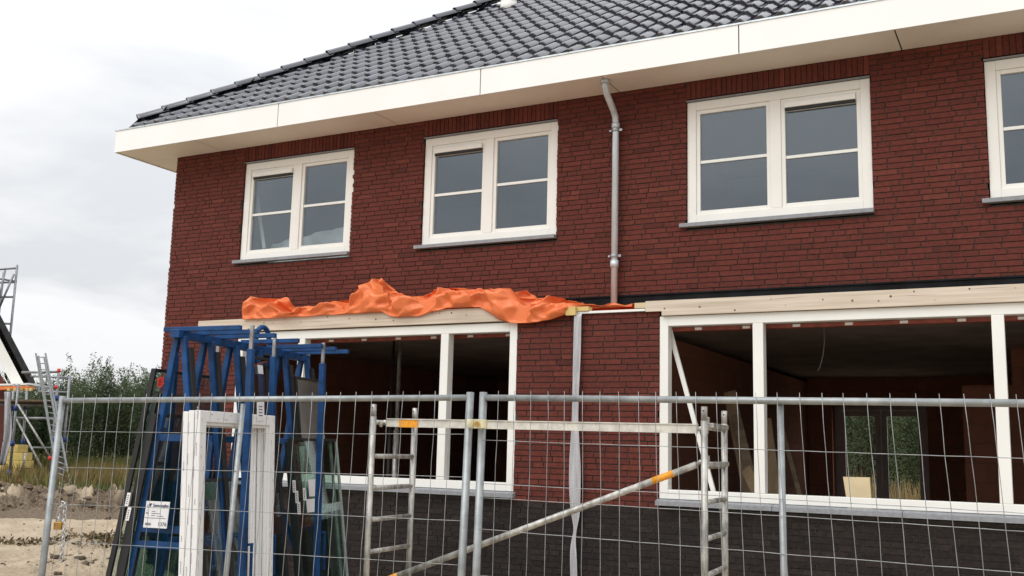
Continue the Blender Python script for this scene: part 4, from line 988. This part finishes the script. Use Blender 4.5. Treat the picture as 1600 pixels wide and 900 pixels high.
# ------------------------------------------------------------------ GRASS, WEEDS, TREES
def cards(name, P, T, Wd, tint, m, sm=False, base=None, **kw):
    "P base points, T tip vectors, Wd half-width vectors -> one mesh of leaf quads (diamond shaped)"
    n = len(P); Vv = np.empty((n, 4, 3)); Vv[:, 0] = P; Vv[:, 1] = P+T*.5+Wd; Vv[:, 2] = P+T; Vv[:, 3] = P+T*.5-Wd
    me = bpy.data.meshes.new(name); o0 = np.array(base); me.vertices.add(n*4); me.vertices.foreach_set('co', (Vv.reshape(-1, 3)-o0).reshape(-1))
    me.loops.add(n*4); me.loops.foreach_set('vertex_index', np.arange(n*4)); me.polygons.add(n); me.polygons.foreach_set('loop_start', np.arange(n)*4)
    a = me.attributes.new('tint', 'FLOAT', 'FACE'); a.data.foreach_set('value', np.clip(tint, 0, 1)); me.materials.append(m); me.update(calc_edges=True); me.validate()
    o = bpy.data.objects.new(name, me); COL.objects.link(o); ORG[o] = Vector(o0); return o
def blades(name, n, x0, x1, z0, z1, hmin, hmax, w, tintf, m, keep=lambda x, z: True, kind='stuff', label=None):
    P, T, Wd, ti = [], [], [], []
    while len(P) < n:
        x, z = random.uniform(x0, x1), random.uniform(z0, z1)
        if not keep(x, z): continue
        p = cf(x, z, -EYE); cl = noise.noise(Vector((x*.5, z*.35, 3)))
        h = random.uniform(hmin, hmax)*(1+.7*cl); a = random.uniform(0, 6.28); ln = random.uniform(.05, .5)*h
        P.append(p); T.append(np.array([math.cos(a)*ln, math.sin(a)*ln, h])); b = random.uniform(-.6, .6); ww = random.uniform(.5, 1.2)*w
        Wd.append((GR*math.cos(b)+GF*math.sin(b))*ww); ti.append(tintf(x, z, cl)+random.gauss(0, .16))
    o = cards(name, np.array(P), np.array(T), np.array(Wd), np.array(ti), m, base=(0, 0, 0)); o['kind'] = kind
    if label: o['label'] = label
    return o
blades('meadow_grass', 30000, -36, -13, 35.6, 60, .35, .85, .022, lambda x, z, c: .58-.5*min(1, max(0, (z-42)/10))+.35*c, M['grass'], label='tall rusty and green meadow grass between the trench and the trees', keep=lambda x, z: x/z < -.27)
blades('garden_grass', 6000, 5, 18, 23, 30, .35, 1.2, .022, lambda x, z, c: .85+.5*c, M['grass'], label='rusty grass in the garden seen through the house')
P, T, Wd, ti = [], [], [], []
while len(P) < 1500:
    x, z = random.uniform(-8.6, -5.9), random.gauss(17.8, .5); k = noise.noise(Vector((x*1.3, z*1.3, 5)))+.35*noise.noise(Vector((x*4, z*4, 5)))
    if k < .02-.10*(x+7.2): continue
    q = cf(x, z, -EYE); j0 = np.argmin((gx-q[0])**2+(gy-q[1])**2); q[2] = hh.reshape(-1)[j0]+random.uniform(-.01, .07)*(.5+k)
    a = random.uniform(0, 6.28); el = random.uniform(-.2, 1.1); l = random.uniform(.03, .11); d = np.array([math.cos(a)*math.cos(el), math.sin(a)*math.cos(el), math.sin(el)])*l
    w = np.cross(d, np.random.normal(size=3)); w = w/np.linalg.norm(w)*l*random.uniform(.1, .35); P.append(q); T.append(d); Wd.append(w); ti.append(random.gauss(.45, .25)+.3*noise.noise(Vector((x*.8, z, 9))))
o = cards('dry_weeds', np.array(P), np.array(T), np.array(Wd), np.array(ti), M['weed'], base=(0, 0, 0)); o['kind'] = 'stuff'; o['label'] = 'low dry weeds on the sand before the trench'
blades('trench_weeds', 260, -15.5, -12.4, 34.4, 36.3, .15, .5, .016, lambda x, z, c: .2+.4*c, M['grass'], keep=lambda x, z: noise.noise(Vector((x*.7, 2, 8))) > 0, label='sparse green weeds along the far lip of the trench')
def tree(label, x, z, H, Rd, nshoot, seed, leaf=.15, dens=1, group='grey green willow bushes beyond the meadow'):
    rg = np.random.RandomState(seed); b0 = cf(x, z, -EYE)
    root = thing('willow_tree', label, 'tree', tuple(b0), group)
    mb = MB(); P, T, Wd, ti = [], [], [], []
    for k in range(7):
        a = rg.uniform(0, 6.28); ln = rg.uniform(.1, .45)*Rd; top = b0+np.array([math.cos(a)*ln, math.sin(a)*ln, H*rg.uniform(.5, .75)])
        mid = b0+(top-b0)*.5+np.array([math.cos(a)*.15, math.sin(a)*.15, 0]); mb.tube([b0+np.array([math.cos(a)*.08, math.sin(a)*.08, 0]), mid, top], [.07, .045, .012], 6)
    mb.build('trunk', M['bark'], root)
    for k in range(nshoot):
        a = rg.uniform(0, 6.28); q = math.sqrt(rg.uniform(0, 1)); rad = q*Rd; c = np.array([math.cos(a)*rad, math.sin(a)*rad*.8, 0])
        top = H*(1-.40*q**2)*rg.uniform(.70, 1.08); low = rg.uniform(.02, .5)*top if q > .4 else top*rg.uniform(.3, .6)
        lean = np.array([math.cos(a), math.sin(a), 0])*rg.uniform(.0, .18)*top
        n = int(dens*rg.uniform(80, 135)*(top-low)/3)+20; tone = rg.normal(.5, .10)
        s = rg.uniform(0, 1, n)**.9; sp_ = (.36*(1-s)**.7+.05)*rg.uniform(.2, 1, n); a2 = rg.uniform(0, 6.28, n)
        pos = b0+c+lean*(s*s)[:, None]+np.stack([np.cos(a2)*sp_, np.sin(a2)*sp_, low+(top-low)*s], -1)
        l = leaf*rg.uniform(.7, 1.5, n); el = rg.uniform(-.3, 1.3, n); d = np.stack([np.cos(a2)*np.cos(el), np.sin(a2)*np.cos(el), np.sin(el)], -1)*l[:, None]
        w = np.cross(d, rg.normal(size=(n, 3))); w = w/(np.linalg.norm(w, axis=1)[:, None]+1e-9)*(l*rg.uniform(.14, .26, n))[:, None]
        P.append(pos); T.append(d); Wd.append(w); ti.append(tone+rg.normal(0, .13, n))
    P, T, Wd, ti = (np.concatenate(q) for q in (P, T, Wd, ti))
    o = cards('crown', np.array(P), np.array(T), np.array(Wd), np.array(ti), M['leaf'], base=b0); o.parent = root
TR = [(-33.2, 60, 5.6, 1.9), (-30.6, 63, 6.0, 2.0), (-28.6, 60, 5.3, 1.8), (-26.6, 61, 6.0, 1.9), (-24.6, 60, 6.6, 2.0), (-22.7, 61, 6.3, 1.9), (-20.6, 60, 6.2, 1.9), (-18.6, 62, 6.1, 2.0),
      (-31.6, 66, 6.2, 2.2), (-27.4, 66, 6.4, 2.2), (-23.6, 67, 7.2, 2.2), (-19.6, 67, 6.9, 2.2), (-35.8, 62, 6.0, 2.1), (-16.2, 62, 6.2, 2.1)]
TLb = ['willow bush behind the far house roof at the left', 'tall willow bush behind the ladder and scaffold', 'low willow bush just right of the ladder', 'willow bush behind the left end fence post', 'tallest willow bush of the row, above the fence rail', 'willow bush in the middle of the row left of the rack', 'willow bush right beside the brick house corner', 'willow bush partly hidden by the brick house corner',
       'second-row willow bush behind the scaffold', 'second-row willow bush behind the ladder top', 'second-row willow bush above the middle of the row', 'second-row willow bush beside the house corner', 'leftmost willow bush beyond the far house', 'willow bush mostly hidden behind the glass rack']
for i, (x, z, h, r) in enumerate(TR): tree(TLb[i], x, z, h*.95, r, 160, 100+i, .115, 1.3)
for i, (u, z, h, r, lb) in enumerate(((1300, 36, 7, 1.8, 'dark bush at the left of the open garden door'), (1345, 34, 7, 1.7, 'bush filling the left pane of the garden door'), (1395, 37, 7.5, 1.8, 'paler bush behind the middle of the garden door'), (1440, 35, 7, 1.8, 'bush filling the right pane of the garden door'), (1490, 37, 7, 1.9, 'bush at the far right beyond the garden door'), (1370, 41, 8, 2.4, 'rear bush in the garden behind the house'))):
    p = at(u, 720, z)-CAM; tree(lb, p@GR, p@GF, h, r, 130, 300+i, .075, 2.2, 'bushes in the garden seen through the house')
# ------------------------------------------------------------------ SKY, SUN, CAMERA
W = bpy.data.worlds.new('World'); S.world = W; W.use_nodes = True; t = W.node_tree; t.nodes.clear(); N = t.nodes.new; L = t.links.new
SUN_EL, SUN_AZ = 48, 195
sky = N('ShaderNodeTexSky'); sky.sky_type = 'NISHITA'; sky.sun_disc = False; sky.sun_elevation = R_(SUN_EL); sky.sun_rotation = R_(SUN_AZ); sky.dust_density = 4
bg1 = N('ShaderNodeBackground'); bg1.inputs[1].default_value = .08; L(sky.outputs[0], bg1.inputs[0])
tc = N('ShaderNodeTexCoord'); sp = N('ShaderNodeSeparateXYZ'); L(tc.outputs['Generated'], sp.inputs[0])
zz = N('ShaderNodeMath'); zz.operation = 'MAXIMUM'; zz.inputs[1].default_value = 0; L(sp.outputs[2], zz.inputs[0])
z2 = N('ShaderNodeMath'); z2.operation = 'ADD'; z2.inputs[1].default_value = .22; L(zz.outputs[0], z2.inputs[0])
dv = N('ShaderNodeVectorMath'); dv.operation = 'DIVIDE'; cb = N('ShaderNodeCombineXYZ')
for i in range(3): L(z2.outputs[0], cb.inputs[i])
L(tc.outputs['Generated'], dv.inputs[0]); L(cb.outputs[0], dv.inputs[1])
mp = N('ShaderNodeMapping'); mp.inputs['Location'].default_value = (1.7, .4, 0); mp.inputs['Scale'].default_value = (1, 1, .5); L(dv.outputs[0], mp.inputs[0])
n = N('ShaderNodeTexNoise'); n.inputs['Scale'].default_value = 1.15; n.inputs['Detail'].default_value = 7; n.inputs['Roughness'].default_value = .55; n.inputs['Distortion'].default_value = .3; L(mp.outputs[0], n.inputs['Vector'])
r = N('ShaderNodeValToRGB'); r.color_ramp.elements[0].position = .40; r.color_ramp.elements[0].color = (.655, .672, .695, 1); r.color_ramp.elements[1].position = .58; r.color_ramp.elements[1].color = (.86, .865, .875, 1); L(n.outputs[0], r.inputs[0])
bg2 = N('ShaderNodeBackground'); bg2.inputs[1].default_value = .98; zm = N('ShaderNodeMath'); zm.operation = 'MULTIPLY_ADD'; zm.inputs[1].default_value = .62; zm.inputs[2].default_value = .90; L(zz.outputs[0], zm.inputs[0]); L(zm.outputs[0], bg2.inputs[1]); L(r.outputs[0], bg2.inputs[0])
mx = N('ShaderNodeMixShader'); mx.inputs[0].default_value = .92; L(bg1.outputs[0], mx.inputs[1]); L(bg2.outputs[0], mx.inputs[2])
o = N('ShaderNodeOutputWorld'); L(mx.outputs[0], o.inputs[0])
ld = bpy.data.lights.new('sun', 'SUN'); ld.energy = 1.2; ld.angle = R_(50); ld.color = (1, .985, .955)
lo = bpy.data.objects.new('sun', ld); COL.objects.link(lo)
d = Vector((math.sin(R_(SUN_AZ))*math.cos(R_(SUN_EL)), math.cos(R_(SUN_AZ))*math.cos(R_(SUN_EL)), math.sin(R_(SUN_EL))))
lo.rotation_euler = d.to_track_quat('Z', 'Y').to_euler(); lo.location = (0, -20, 30)
cd = bpy.data.cameras.new('camera'); co = bpy.data.objects.new('camera', cd); COL.objects.link(co)
cd.sensor_width = 36; cd.lens = F_/1600*36; cd.clip_start = .05; cd.clip_end = 3000
mw = Matrix.Identity(4)
for i in range(3): mw[i][0] = r2[i]; mw[i][1] = u2[i]; mw[i][2] = -fwd[i]; mw[i][3] = CAM[i]
co.matrix_world = mw; S.camera = co
S.view_settings.view_transform = 'Standard'; S.view_settings.look = 'None'; S.view_settings.gamma = 1; S.view_settings.exposure = .32
S.view_settings.use_curve_mapping = False
S.render.engine = 'CYCLES'; S.cycles.use_denoising = True; S.cycles.max_bounces = 8; S.cycles.transparent_max_bounces = 24; S.cycles.diffuse_bounces = 5
